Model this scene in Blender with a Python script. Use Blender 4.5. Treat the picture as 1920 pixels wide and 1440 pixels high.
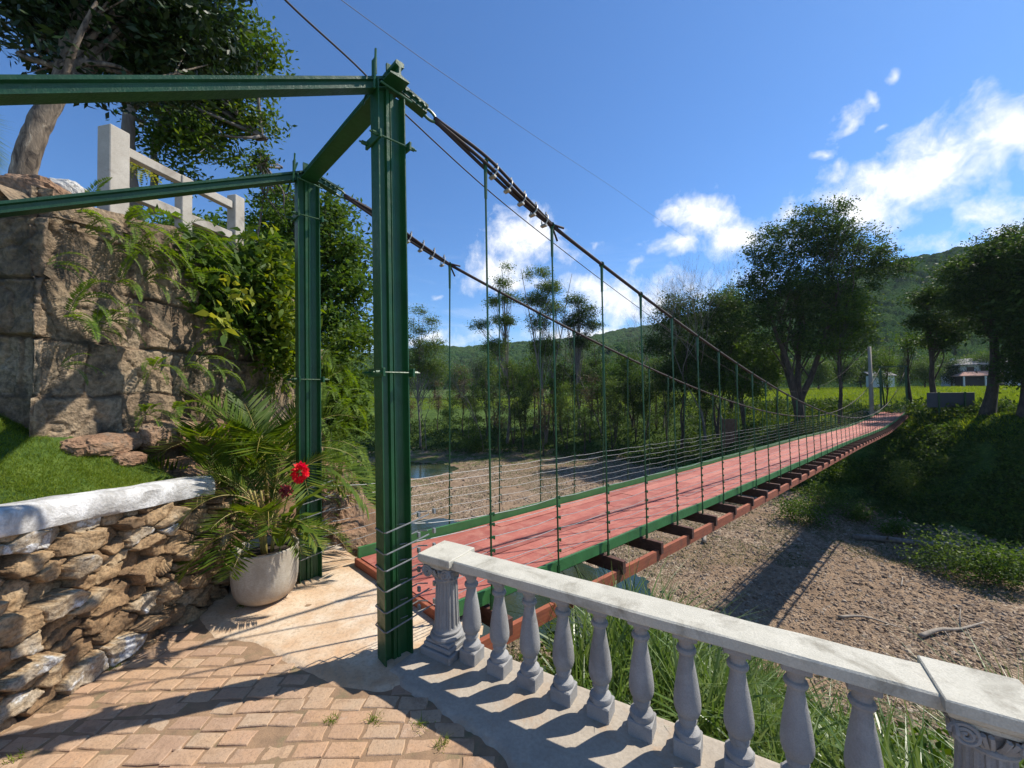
import bpy, math, random
import numpy as np
from mathutils import Vector, Matrix

# ---------------------------------------------------------------- camera, world, sun
EYE = 1.6
FPX = 740.0                      # focal length in pixels of a 1920 wide frame
PITCH = math.atan(14.0 / FPX)
ROLL = 0.010
sc = bpy.context.scene
for o in list(bpy.data.objects):
    bpy.data.objects.remove(o)
cd = bpy.data.cameras.new('camera')
cam = bpy.data.objects.new('camera', cd)
sc.collection.objects.link(cam)
sc.camera = cam
cd.sensor_width = 36
cd.lens = 36 * FPX / 1920
cd.clip_start = 0.05
cd.clip_end = 6000
_R = Matrix.Rotation(math.pi / 2 + PITCH, 3, 'X') @ Matrix.Rotation(-ROLL, 3, 'Z')
cam.matrix_world = Matrix.Translation((0, 0, EYE)) @ _R.to_4x4()

def W(px, py, y):
    """world point seen at photo pixel px,py at distance y along the view axis"""
    d = _R @ Vector(((px - 960) / FPX, -(py - 720) / FPX, -1))
    s = y / d.y
    return np.array((d.x * s, y, EYE + d.z * s))

SUN = np.array((.94, .34, 1.19)); SUN /= np.linalg.norm(SUN)
sun_el = math.asin(SUN[2]); sun_az = math.atan2(SUN[0], SUN[1])
sl = bpy.data.lights.new('sun', 'SUN'); sl.energy = 4.9; sl.angle = math.radians(.53); sl.color = (1, .93, .82)
so = bpy.data.objects.new('sun', sl); sc.collection.objects.link(so)
so.rotation_euler = Vector(-SUN).to_track_quat('-Z', 'Y').to_euler()
sc.view_settings.view_transform = 'Standard'
sc.view_settings.look = 'None'
sc.view_settings.gamma = 1
sc.view_settings.exposure = 0.50

world = bpy.data.worlds.new('World'); sc.world = world; world.use_nodes = True

class NT:
    def __init__(s, nt): s.nt = nt; s.l = nt.links
    def n(s, t, **k):
        nd = s.nt.nodes.new(t)
        for a, b in k.items(): setattr(nd, a, b)
        return nd
    def math(s, op, a, b=None, c=None, clamp=False):
        nd = s.n('ShaderNodeMath', operation=op); nd.use_clamp = clamp
        for i, v in enumerate((a, b, c)):
            if v is None: continue
            if isinstance(v, (int, float)): nd.inputs[i].default_value = v
            else: s.l.new(v, nd.inputs[i])
        return nd.outputs[0]
    def mix(s, f, a, b, mode='MIX'):
        nd = s.n('ShaderNodeMix', data_type='RGBA', blend_type=mode)
        for i, v in ((0, f), (6, a), (7, b)):
            if isinstance(v, (int, float)): nd.inputs[i].default_value = v
            elif isinstance(v, tuple): nd.inputs[i].default_value = v if len(v) == 4 else v + (1,)
            else: s.l.new(v, nd.inputs[i])
        return nd.outputs[2]
    def ramp(s, f, stops, interp='LINEAR'):
        nd = s.n('ShaderNodeValToRGB'); cr = nd.color_ramp; cr.interpolation = interp
        while len(cr.elements) < len(stops): cr.elements.new(.5)
        for e, (p, c) in zip(cr.elements, stops):
            e.position = p
            e.color = (c, c, c, 1) if isinstance(c, (int, float)) else tuple(c) + (1,)
        s.l.new(f, nd.inputs[0])
        return nd.outputs[0]
    def noise(s, vec, scale, detail=4, rough=.55, dist=0, out=0):
        nd = s.n('ShaderNodeTexNoise')
        nd.inputs['Scale'].default_value = scale; nd.inputs['Detail'].default_value = detail
        nd.inputs['Roughness'].default_value = rough; nd.inputs['Distortion'].default_value = dist
        if vec is not None: s.l.new(vec, nd.inputs['Vector'])
        return nd.outputs[out]
    def voro(s, vec, scale, feature='F1', out=0, rnd=1):
        nd = s.n('ShaderNodeTexVoronoi', feature=feature)
        nd.inputs['Scale'].default_value = scale; nd.inputs['Randomness'].default_value = rnd
        s.l.new(vec, nd.inputs['Vector'])
        return nd.outputs[out]
    def mapping(s, vec, scale=(1, 1, 1), rot=(0, 0, 0)):
        nd = s.n('ShaderNodeMapping'); nd.inputs['Scale'].default_value = scale; nd.inputs['Rotation'].default_value = rot
        s.l.new(vec, nd.inputs[0]); return nd.outputs[0]

def build_world():
    nt = world.node_tree; nt.nodes.clear(); t = NT(nt)
    sky = t.n('ShaderNodeTexSky', sky_type='NISHITA'); sky.sun_disc = False
    sky.sun_elevation = sun_el; sky.sun_rotation = sun_az
    sky.altitude = 400; sky.air_density = 1.0; sky.dust_density = .25; sky.ozone_density = 2.4
    hs = t.n('ShaderNodeHueSaturation'); hs.inputs['Saturation'].default_value = 1.04; hs.inputs['Value'].default_value = 1.04
    nt.links.new(sky.outputs[0], hs.inputs['Color'])
    tint = t.mix(1.0, hs.outputs[0], (.72, 1.10, 1.46), 'MULTIPLY')
    tc = t.n('ShaderNodeTexCoord')
    sep = t.n('ShaderNodeSeparateXYZ'); nt.links.new(tc.outputs['Generated'], sep.inputs[0])
    yy = t.math('MAXIMUM', t.math('ABSOLUTE', sep.outputs[1]), .05)
    u = t.math('DIVIDE', sep.outputs[0], yy); v = t.math('DIVIDE', sep.outputs[2], yy)
    # clouds: centre u,v (direction x/y, z/y), radii a,b, weight
    blobs = []
    def cb(px, py, a, b, w=1.0, tilt=0.0):
        p = W(px, py, 1.0); blobs.append((p[0], p[2] - EYE, a / FPX, b / FPX, w, tilt))
    cb(1800, 300, 185, 76, 1.04, -.30); cb(1890, 245, 125, 74, 1.05, -.2); cb(1690, 345, 150, 50, 1.0, 0.15); cb(1610, 395, 120, 46, 1.0, .2)
    cb(1880, 400, 100, 46, .95, -.1); cb(1760, 455, 130, 34, .8)
    cb(1590, 230, 75, 26, .85, -.85); cb(1545, 285, 45, 18, .75, -.2); cb(1625, 185, 22, 34, .7, -.5); cb(1672, 135, 20, 26, .75, .4); cb(1655, 230, 40, 16, .6, -.5)
    cb(985, 440, 66, 50, 1.12); cb(930, 515, 76, 46, 1.0); cb(1045, 465, 70, 40, .85); cb(1010, 530, 120, 40, .7)
    cb(1320, 405, 70, 46, 1.05, -.45); cb(1400, 440, 120, 44, .95); cb(1270, 455, 70, 26, .8); cb(1480, 400, 80, 34, .7, -.3)
    cb(1180, 560, 170, 60, .88); cb(1190, 490, 40, 26, .6); cb(1430, 520, 200, 40, .6); cb(820, 560, 60, 14, .40); cb(1140, 630, 240, 22, .95); cb(780, 640, 120, 14, .8)
    cb(1000, 1e-9 + 395, 60, 16, .55)
    best = None
    warp = t.noise(tc.outputs['Generated'], 9, 3, .6, 0, 1)
    wsep = t.n('ShaderNodeSeparateXYZ'); nt.links.new(warp, wsep.inputs[0])
    u2 = t.math('ADD', u, t.math('MULTIPLY', t.math('SUBTRACT', wsep.outputs[0], .5), .10))
    v2 = t.math('ADD', v, t.math('MULTIPLY', t.math('SUBTRACT', wsep.outputs[1], .5), .08))
    for (a0, b0, a, b, w, tilt) in blobs:
        du = t.math('SUBTRACT', u2, a0); dv = t.math('SUBTRACT', v2, b0)
        c, s_ = math.cos(tilt), math.sin(tilt)
        p = t.math('ADD', t.math('MULTIPLY', du, c / a), t.math('MULTIPLY', dv, -s_ / a))
        q = t.math('ADD', t.math('MULTIPLY', du, s_ / b), t.math('MULTIPLY', dv, c / b))
        d = t.math('SQRT', t.math('ADD', t.math('MULTIPLY', p, p), t.math('MULTIPLY', q, q)))
        m = t.math('SUBTRACT', w, t.math('MULTIPLY', d, .62))
        best = m if best is None else t.math('SMOOTH_MAX', best, m, .12)
    n1 = t.noise(tc.outputs['Generated'], 11, 9, .62, .3)
    n2 = t.noise(tc.outputs['Generated'], 30, 6, .65, .5)
    dens = t.math('ADD', best, t.math('ADD', t.math('MULTIPLY', t.math('SUBTRACT', n1, .5), 1.9), t.math('MULTIPLY', t.math('SUBTRACT', n2, .5), .55)))
    mask = t.ramp(dens, [(.30, 0.0), (.52, .30), (.85, .92), (1.0, 1.0)])
    # thin high veil towards the horizon
    n3 = t.noise(t.mapping(tc.outputs['Generated'], (1.5, 1.5, 7)), 3.2, 6, .6, .4)
    veil = t.math('MULTIPLY', t.ramp(n3, [(.50, 0.0), (.75, 1.0)]), t.ramp(v, [(.02, 1.0), (.45, .0)]))
    mask = t.math('MAXIMUM', mask, t.math('MULTIPLY', veil, .38))
    mask = t.math('MULTIPLY', mask, t.ramp(sep.outputs[2], [(0.0, 0.0), (.04, 1.0)]))
    body = t.ramp(n2, [(.30, (.80, .84, .92)), (.62, (1, 1, 1))])
    bright = t.n('ShaderNodeVectorMath', operation='SCALE'); nt.links.new(body, bright.inputs[0]); bright.inputs[3].default_value = 11.0
    base = t.mix(t.ramp(v, [(-.02, .85), (.16, 0.0)]), tint, (5.2, 6.3, 7.6))
    col = t.mix(mask, base, bright.outputs[0])
    bg = t.n('ShaderNodeBackground'); bg.inputs[1].default_value = .080
    nt.links.new(col, bg.inputs[0])
    out = t.n('ShaderNodeOutputWorld'); nt.links.new(bg.outputs[0], out.inputs[0])
build_world()
world.cycles.sampling_method = 'MANUAL'
world.cycles.sample_map_resolution = 512
sc.cycles.max_bounces = 8
sc.cycles.transparent_max_bounces = 8

# ---------------------------------------------------------------- helpers
def sst(a, b, x):
    t = np.clip((x - a) / (b - a), 0, 1); return t * t * (3 - 2 * t)

def _h(i, j, k, s):
    n = (i * 374761393 + j * 668265263 + k * 2147483647 + s * 1274126177) & 0xFFFFFFFF
    n = ((n ^ (n >> 13)) * 1274126177) & 0xFFFFFFFF
    n = ((n ^ (n >> 16)) * 668265263) & 0xFFFFFFFF
    return ((n ^ (n >> 15)) & 0xFFFF) / 65535.0

def vnoise(x, y, z=0.0, seed=0):
    x = np.asarray(x, float); y = np.asarray(y, float); z = np.zeros_like(x) + z
    xi, yi, zi = np.floor(x).astype(np.int64), np.floor(y).astype(np.int64), np.floor(z).astype(np.int64)
    fx, fy, fz = x - xi, y - yi, z - zi
    fx, fy, fz = fx * fx * (3 - 2 * fx), fy * fy * (3 - 2 * fy), fz * fz * (3 - 2 * fz)
    r = 0
    for a in (0, 1):
        for b in (0, 1):
            for c in (0, 1):
                w = (fx if a else 1 - fx) * (fy if b else 1 - fy) * (fz if c else 1 - fz)
                r = r + w * _h(xi + a, yi + b, zi + c, seed)
    return r * 2 - 1

def fbm(x, y, z=0.0, seed=0, octv=4, rough=.5):
    r = 0; a = 1; f = 1; tot = 0
    for k in range(octv):
        r = r + a * vnoise(np.asarray(x) * f, np.asarray(y) * f, np.asarray(z) * f, seed + k * 17); tot += a; a *= rough; f *= 2.03
    return r / tot

def worley(x, y, seed=0, jit=.85):
    """F1, F2, id hash, centre x, centre y in 2D"""
    xi = np.floor(x).astype(np.int64); yi = np.floor(y).astype(np.int64)
    d1 = np.full(x.shape, 9.0); d2 = d1.copy(); cid = np.zeros(x.shape); cx = np.zeros(x.shape); cy = np.zeros(x.shape)
    for a in (-1, 0, 1):
        for b in (-1, 0, 1):
            i, j = xi + a, yi + b
            px = i + .5 + jit * (_h(i, j, 1, seed) - .5); py = j + .5 + jit * (_h(i, j, 2, seed) - .5)
            d = np.hypot(x - px, y - py)
            c = d < d1
            d2 = np.where(c, d1, np.minimum(d2, d))
            cid = np.where(c, _h(i, j, 3, seed), cid); cx = np.where(c, px, cx); cy = np.where(c, py, cy)
            d1 = np.where(c, d, d1)
    return d1, d2, cid, cx, cy

def norm(v):
    v = np.asarray(v, float); return v / np.maximum(np.linalg.norm(v, axis=-1, keepdims=True), 1e-9)

class MB:
    def __init__(s): s.V = []; s.F = []; s.n = 0; s.A = []
    def add(s, V, F, mi=0, attr=None):
        V = np.asarray(V, float).reshape(-1, 3); F = np.asarray(F, np.int64)
        s.V.append(V); s.F.append((F + s.n, mi)); s.n += len(V)
        s.A.append(np.full(len(V), .5) if attr is None else np.zeros(len(V)) + attr)
        return s
    def box(s, c, size, ax=None, mi=0, bev=0.0):
        """box centred on c, axes rows of ax"""
        c = np.asarray(c, float); h = np.asarray(size, float) / 2
        ax = np.eye(3) if ax is None else np.asarray(ax, float)
        if bev <= 0:
            k = np.array([(i, j, l) for i in (-1, 1) for j in (-1, 1) for l in (-1, 1)], float)
            V = c + (k * h) @ ax
            F = [(0, 1, 3, 2), (4, 6, 7, 5), (0, 4, 5, 1), (2, 3, 7, 6), (0, 2, 6, 4), (1, 5, 7, 3)]
            return s.add(V, F, mi)
        b = bev; V = []; 
        # chamfered box: 24 verts
        idx = {}
        for i in (-1, 1):
            for j in (-1, 1):
                for l in (-1, 1):
                    for a in range(3):
                        p = np.array((i, j, l), float) * (h - b)
                        p[a] = (i, j, l)[a] * h[a]
                        idx[(i, j, l, a)] = len(V); V.append(p)
        V = c + np.array(V) @ ax; F4 = []; F3 = []
        for a in range(3):
            o = [x for x in range(3) if x != a]
            for sgn in (-1, 1):
                q = []
                for (m, n) in ((-1, -1), (1, -1), (1, 1), (-1, 1)):
                    t = [0, 0, 0]; t[a] = sgn; t[o[0]] = m; t[o[1]] = n; q.append(idx[(*t, a)])
                if (sgn > 0) == (a == 1): q = q[::-1]
                F4.append(q)
        for a in range(3):
            o = [x for x in range(3) if x != a]
            for m in (-1, 1):
                for n in (-1, 1):
                    t0 = [0, 0, 0]; t0[o[0]] = m; t0[o[1]] = n
                    A_ = t0[:]; A_[a] = -1; B_ = t0[:]; B_[a] = 1
                    F4.append([idx[(*A_, o[0])], idx[(*B_, o[0])], idx[(*B_, o[1])], idx[(*A_, o[1])]])
        for i in (-1, 1):
            for j in (-1, 1):
                for l in (-1, 1): F3.append([idx[(i, j, l, 0)], idx[(i, j, l, 1)], idx[(i, j, l, 2)]])
        s.add(V, F4, mi); n0 = s.n - 24
        s.F.append((np.array(F3) + n0, mi)); return s
    def tube(s, P, r, n=8, mi=0, cap=True, attr=None):
        P = np.asarray(P, float); m = len(P); r = np.zeros(m) + r
        T = norm(np.gradient(P, axis=0)); up = np.array((0, 0, 1.0))
        if abs(T[0] @ up) > .9: up = np.array((1.0, 0, 0))
        N = norm(np.cross(T[0], up)); Ns = [N]
        for i in range(1, m):
            N = Ns[-1] - T[i] * (Ns[-1] @ T[i]); Ns.append(norm(N))
        Ns = np.array(Ns); B = np.cross(T, Ns)
        a = np.arange(n) / n * 2 * np.pi
        V = P[:, None] + r[:, None, None] * (np.cos(a)[None, :, None] * Ns[:, None] + np.sin(a)[None, :, None] * B[:, None])
        i = np.arange(m - 1)[:, None] * n; j = np.arange(n)[None]; k = (j + 1) % n
        F = np.stack([i + j, i + k, i + n + k, i + n + j], -1).reshape(-1, 4)
        s.add(V, F, mi, attr)
        if cap:
            n0 = s.n - m * n
            for base, rev in ((n0, True), (n0 + (m - 1) * n, False)):
                for q in range(1, n - 1):
                    f = [base, base + q, base + q + 1]
                    s.F.append((np.array([f[::-1] if rev else f]), mi))
        return s
    def lathe(s, prof, c, n=24, mi=0, sq=0):
        """prof list of (r,z)"""
        prof = np.array(prof, float); a = np.arange(n) / n * 2 * np.pi
        V = np.stack([prof[:, 0, None] * np.cos(a), prof[:, 0, None] * np.sin(a), prof[:, 1, None] + 0 * a], -1) + np.asarray(c, float)
        m = len(prof); i = np.arange(m - 1)[:, None] * n; j = np.arange(n)[None]; k = (j + 1) % n
        return s.add(V, np.stack([i + j, i + k, i + n + k, i + n + j], -1).reshape(-1, 4), mi)
    def extr(s, prof, A, B, up, mi=0, caps=True):
        """extrude closed 2D profile (w,h) from A to B; h along up, w = dir x up"""
        A = np.asarray(A, float); B = np.asarray(B, float); d = norm(B - A)
        up = np.asarray(up, float); up = norm(up - d * (up @ d)); w = np.cross(d, up)
        prof = np.array(prof, float); n = len(prof)
        o = prof[:, 0, None] * w + prof[:, 1, None] * up
        V = np.concatenate([A + o, B + o]); j = np.arange(n); k = (j + 1) % n
        s.add(V, np.stack([j, k, n + k, n + j], -1), mi)
        if caps:
            s.caps.append((s.n - 2 * n, n, mi)) if hasattr(s, 'caps') else setattr(s, 'caps', [(s.n - 2 * n, n, mi)])
        return s
    def grid(s, V, mi=0, attr=None, flip=False):
        m, n = V.shape[:2]; i = np.arange(m - 1)[:, None] * n; j = np.arange(n - 1)[None]
        F = np.stack([i + j, i + j + 1, i + n + j + 1, i + n + j], -1).reshape(-1, 4)
        if flip: F = F[:, ::-1]
        return s.add(V.reshape(-1, 3), F, mi, None if attr is None else np.asarray(attr).reshape(-1))
    def build(s, name, mats, parent=None, smooth=False, attr=False, sharp=None):
        mats = mats if isinstance(mats, (list, tuple)) else [mats]
        me = bpy.data.meshes.new(name)
        V = np.concatenate(s.V).astype(np.float32)
        me.vertices.add(len(V)); me.vertices.foreach_set('co', V.ravel())
        loops = []; tot = []; mi = []
        for F, m in s.F:
            loops.append(F.ravel()); tot.append(np.full(len(F), F.shape[1])); mi.append(np.full(len(F), m))
        for (st, n, m) in getattr(s, 'caps', []):
            loops.append(np.arange(st, st + n)[::-1]); loops.append(np.arange(st + n, st + 2 * n)); tot.append(np.array([n, n])); mi.append(np.array([m, m]))
        loops = np.concatenate(loops).astype(np.int32); tot = np.concatenate(tot).astype(np.int32); mi = np.concatenate(mi).astype(np.int32)
        me.loops.add(len(loops)); me.loops.foreach_set('vertex_index', loops)
        me.polygons.add(len(tot)); start = np.concatenate([[0], np.cumsum(tot)[:-1]]).astype(np.int32)
        me.polygons.foreach_set('loop_start', start); me.polygons.foreach_set('loop_total', tot)
        me.polygons.foreach_set('material_index', mi)
        me.polygons.foreach_set('use_smooth', np.full(len(tot), smooth))
        if attr:
            a = me.attributes.new('val', 'FLOAT', 'POINT'); a.data.foreach_set('value', np.concatenate(s.A).astype(np.float32))
        for m in mats: me.materials.append(m)
        me.update(calc_edges=True)
        if sharp is not None and smooth:
            try: me.set_sharp_from_angle(angle=math.radians(sharp))
            except Exception: pass
        o = bpy.data.objects.new(name, me); sc.collection.objects.link(o)
        if parent is not None: o.parent = parent
        return o

def tag(o, label, cat, group=None, kind=None):
    if label: o['label'] = label
    if cat: o['category'] = cat
    if group: o['group'] = group
    if kind: o['kind'] = kind
    return o
def empty(name, loc=(0, 0, 0), label=None, cat=None, group=None, rz=0):
    o = bpy.data.objects.new(name, None); sc.collection.objects.link(o); o.location = loc; o.rotation_euler = (0, 0, rz)
    o.empty_display_size = .2
    return tag(o, label, cat, group)
def copy_tree(o, parent=None):
    c = o.copy(); sc.collection.objects.link(c); c.parent = parent
    for ch in [x for x in bpy.data.objects if x.parent is o]: copy_tree(ch, c)
    return c
def struct(o): o['kind'] = 'structure'; return o
def spline(P, n):
    """Catmull-Rom through P"""
    P = np.asarray(P, float); P = np.concatenate([[2 * P[0] - P[1]], P, [2 * P[-1] - P[-2]]])
    out = []
    for i in range(1, len(P) - 2):
        for t in np.linspace(0, 1, n, endpoint=False):
            a, b, c, d = P[i - 1], P[i], P[i + 1], P[i + 2]
            out.append(.5 * ((2 * b) + (c - a) * t + (2 * a - 5 * b + 4 * c - d) * t * t + (3 * b - a - 3 * c + d) * t ** 3))
    out.append(P[-2]); return np.array(out)

# ---------------------------------------------------------------- materials
def mat(name):
    m = bpy.data.materials.new(name); m.use_nodes = True; nt = m.node_tree; nt.nodes.clear(); t = NT(nt)
    b = t.n('ShaderNodeBsdfPrincipled'); o = t.n('ShaderNodeOutputMaterial'); nt.links.new(b.outputs[0], o.inputs[0])
    t.b = b; t.o = o; t.tc = t.n('ShaderNodeTexCoord'); t.co = t.tc.outputs['Object']; t.geo = t.n('ShaderNodeNewGeometry')
    t.pos = t.geo.outputs['Position']; t.m = m
    return t
def bump(t, h, strength=.5, dist=.01):
    nd = t.n('ShaderNodeBump'); nd.inputs['Strength'].default_value = strength; nd.inputs['Distance'].default_value = dist
    t.l.new(h, nd.inputs['Height']); t.l.new(nd.outputs[0], t.b.inputs['Normal'])
def setin(t, k, v):
    if isinstance(v, (int, float)): t.b.inputs[k].default_value = v
    elif isinstance(v, tuple): t.b.inputs[k].default_value = v + (1,)
    else: t.l.new(v, t.b.inputs[k])

def m_paint(name, col, rough=.38, lump=.5, chip=None):
    t = mat(name); n = t.noise(t.pos, 7, 4); n2 = t.noise(t.pos, 120, 3, .6); n3 = t.noise(t.pos, 26, 5, .6)
    c = t.mix(t.ramp(n, [(.35, 0.0), (.7, 1.0)]), col, tuple(x * .72 for x in col))
    if chip: c = t.mix(t.ramp(t.noise(t.pos, 32, 6, .7), [(.66, 0.0), (.70, 1.0)]), c, chip)
    setin(t, 'Base Color', c); setin(t, 'Roughness', t.ramp(n3, [(.3, rough - .08), (.7, rough + .15)]))
    bump(t, t.math('ADD', t.math('MULTIPLY', n2, .5), n3), lump, .004)
    return t.m
def m_concrete(name, c1, c2, sc_=8, stain=(.12, .11, .095), rough=.9, st=.55, fine=150):
    t = mat(name); n = t.noise(t.pos, sc_, 6, .6); f = t.noise(t.pos, fine, 4, .65); s = t.noise(t.pos, sc_ * .45, 6, .68, .6)
    c = t.mix(t.ramp(n, [(.3, 0.0), (.7, 1.0)]), c1, c2)
    c = t.mix(t.ramp(f, [(.35, .32), (.6, 0.0)]), c, tuple(x * .6 for x in c1))
    c = t.mix(t.math('MULTIPLY', t.ramp(s, [(.52, 0.0), (.68, 1.0)]), st), c, stain)
    setin(t, 'Base Color', c); setin(t, 'Roughness', rough)
    bump(t, t.math('ADD', f, t.math('MULTIPLY', n, .8)), .5, .006)
    return t.m
def m_stone(name, stops, scale=6, lichen=None, bs=.6, dist=.012):
    t = mat(name); at = t.n('ShaderNodeAttribute', attribute_name='val')
    n = t.noise(t.pos, scale, 7, .62, .3); f = t.noise(t.pos, scale * 9, 5, .65)
    v = t.math('ADD', t.math('MULTIPLY', at.outputs['Fac'], .65), t.math('MULTIPLY', t.math('SUBTRACT', n, .5), 1.1))
    v = t.math('ADD', v, .17)
    c = t.ramp(v, stops)
    c = t.mix(t.ramp(f, [(.38, .55), (.58, 0.0)]), c, (.06, .045, .03))
    if lichen: c = t.mix(t.math('MULTIPLY', t.ramp(t.noise(t.pos, scale * 1.7, 7, .7), [(.50, 0.0), (.62, 1.0)]), .80), c, lichen)
    t.base = c
    setin(t, 'Base Color', c); setin(t, 'Roughness', .93); setin(t, 'Specular IOR Level', .2)
    bump(t, t.math('ADD', f, n), bs, dist); return t
def m_leaf(name, cols, trans=.35, rough=.45, spec=.4):
    t = mat(name); r = t.geo.outputs['Random Per Island']
    st = [(i / max(1, len(cols) - 1), c) for i, c in enumerate(cols)]
    n = t.noise(t.pos, .9, 3); v = t.math('ADD', t.math('MULTIPLY', r, .62), t.math('MULTIPLY', t.ramp(n, [(.3, 0.0), (.7, 1.0)]), .38))
    c = t.ramp(v, st); setin(t, 'Base Color', c); setin(t, 'Roughness', rough + .12); setin(t, 'Specular IOR Level', spec * .55)
    tr = t.n('ShaderNodeBsdfTranslucent'); hs = t.n('ShaderNodeHueSaturation'); hs.inputs['Value'].default_value = 1.5; hs.inputs['Saturation'].default_value = 1.1; hs.inputs['Hue'].default_value = .485
    t.l.new(c, hs.inputs['Color']); t.l.new(hs.outputs[0], tr.inputs[0])
    mx = t.n('ShaderNodeMixShader'); mx.inputs[0].default_value = trans
    t.l.new(t.b.outputs[0], mx.inputs[1]); t.l.new(tr.outputs[0], mx.inputs[2]); t.l.new(mx.outputs[0], t.o.inputs[0])
    return t.m
def m_bark(name, c1, c2, scale=12, c3=None):
    t = mat(name); n = t.noise(t.mapping(t.pos, (1, 1, .35)), scale, 6, .65, .5)
    c = t.ramp(n, [(.35, c1), (.6, c2)] + ([(.68, c3)] if c3 else []))
    setin(t, 'Base Color', c); setin(t, 'Roughness', .95); bump(t, n, .9, .02); return t.m
def m_plain(name, col, rough=.6, var=.25, scale=10, metal=0.0):
    t = mat(name); n = t.noise(t.pos, scale, 5, .6)
    setin(t, 'Base Color', t.mix(t.ramp(n, [(.3, 0.0), (.7, 1.0)]), col, tuple(x * (1 - var) for x in col)))
    setin(t, 'Roughness', rough); setin(t, 'Metallic', metal); bump(t, n, .15, .005); return t.m

M = {}
M['green'] = m_paint('green paint', (.011, .074, .019), .38, .45)
M['green_rough'] = m_paint('rough green paint', (.014, .068, .024), .40, .95, (.07, .13, .08))
M['green_board'] = m_paint('green board paint', (.040, .165, .045), .55, .35)
M['cable'] = m_plain('rusty cable', (.030, .016, .012), .75, .5, 60)
M['wire'] = m_plain('galvanised wire', (.30, .31, .31), .5, .4, 30, .3)
M['clampm'] = m_plain('galvanised clamp', (.45, .42, .36), .45, .3, 30, .5)
M['blackwire'] = m_plain('black wire', (.015, .015, .018), .6, .2)
M['baluster'] = m_concrete('baluster concrete', (.27, .265, .26), (.35, .345, .335), 9, (.15, .14, .125), .88, .55, 200)
M['railtop'] = m_concrete('hand rail concrete', (.46, .44, .365), (.56, .535, .45), 9, (.20, .18, .135), .85, .75, 140)
M['oldconcrete'] = m_concrete('weathered concrete', (.38, .34, .28), (.50, .46, .39), 6, (.16, .13, .10), .92, .7)
M['ledge'] = m_concrete('rough cast concrete', (.34, .29, .23), (.44, .385, .31), 5, (.38, .23, .12), .95, .75, 60)
M['pale_rock'] = m_concrete('pale rock', (.40, .39, .36), (.52, .50, .46), 7, (.2, .19, .17))
def m_apron():
    t = mat('dusty concrete'); n = t.noise(t.pos, 1.6, 6, .62, .4); f = t.noise(t.pos, 45, 5, .7); g = t.noise(t.pos, 7, 6, .65)
    c = t.ramp(n, [(.36, (.66, .57, .45)), (.50, (.58, .44, .30)), (.64, (.50, .31, .17))])
    c = t.mix(t.ramp(g, [(.45, 0.0), (.66, .55)]), c, (.46, .28, .15)); c = t.mix(t.ramp(f, [(.36, .5), (.5, 0.0)]), c, (.30, .22, .15))
    setin(t, 'Base Color', c); setin(t, 'Roughness', .95); bump(t, t.math('ADD', f, t.math('MULTIPLY', g, 2)), .6, .008); return t.m
M['apron'] = m_apron()
def m_paver():
    t = mat('clay pavers'); at = t.n('ShaderNodeAttribute', attribute_name='val'); n = t.noise(t.pos, 14, 6, .65); f = t.noise(t.pos, 70, 4, .65); big = t.noise(t.pos, 2.2, 5, .6)
    v = t.math('ADD', t.math('MULTIPLY', at.outputs['Fac'], .7), t.math('MULTIPLY', n, .3))
    c = t.ramp(v, [(.1, (.32, .20, .13)), (.35, (.39, .26, .17)), (.6, (.41, .30, .20)), (.8, (.41, .255, .16)), (.97, (.27, .235, .19))])
    c = t.mix(t.ramp(n, [(.58, 0.0), (.70, .55)]), c, (.52, .40, .30)); c = t.mix(t.ramp(big, [(.42, 0.0), (.62, .65)]), c, (.46, .28, .15)); c = t.mix(t.ramp(t.noise(t.pos, 5.5, 7, .7, .8), [(.52, 0.0), (.66, .6)]), c, (.20, .125, .075))
    c = t.mix(t.ramp(f, [(.34, .6), (.48, 0.0)]), c, (.24, .16, .10))
    setin(t, 'Base Color', c); setin(t, 'Roughness', .9); bump(t, t.math('ADD', f, t.math('MULTIPLY', n, 1.5)), .55, .006); return t.m
M['paver'] = m_paver()
M['joint'] = m_concrete('sandy joints', (.33, .21, .12), (.20, .13, .08), 12, (.12, .13, .06), .97, .6, 120)
t = m_stone('field stone', [(.08, (.13, .085, .05)), (.32, (.26, .165, .09)), (.5, (.36, .24, .13)), (.68, (.42, .31, .19)), (.86, (.40, .34, .26)), (.90, (.60, .60, .59)), (1, (.66, .66, .65))], 7, None, .7, .012)
M['fieldstone'] = t.m
t = m_stone('block stone', [(.1, (.12, .085, .055)), (.35, (.24, .17, .11)), (.6, (.34, .255, .165)), (.9, (.43, .345, .24))], 3.0, (.075, .065, .05), 1.0, .035)
M['block'] = t.m
t = m_stone('boulder rock', [(.1, (.16, .085, .05)), (.5, (.30, .18, .11)), (.9, (.40, .27, .17))], 4, (.16, .13, .10), .8, .02)
M['boulder'] = t.m
t = m_stone('earth', [(.1, (.10, .06, .035)), (.5, (.2, .12, .07)), (.9, (.26, .17, .10))], 4, None, .8, .02)
M['earth'] = t.m
def m_whitewash():
    t = mat('whitewashed coping'); n = t.noise(t.pos, 7, 7, .68, .5); f = t.noise(t.pos, 60, 4, .6)
    c = t.mix(t.ramp(n, [(.38, 0.0), (.58, .95)]), (.68, .68, .67), (.33, .32, .30)); c = t.mix(t.ramp(f, [(.3, .4), (.45, 0.0)]), c, (.4, .36, .3))
    setin(t, 'Base Color', c); setin(t, 'Roughness', .85); bump(t, t.math('ADD', n, f), .6, .012); return t.m
M['whitewash'] = m_whitewash()
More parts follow.
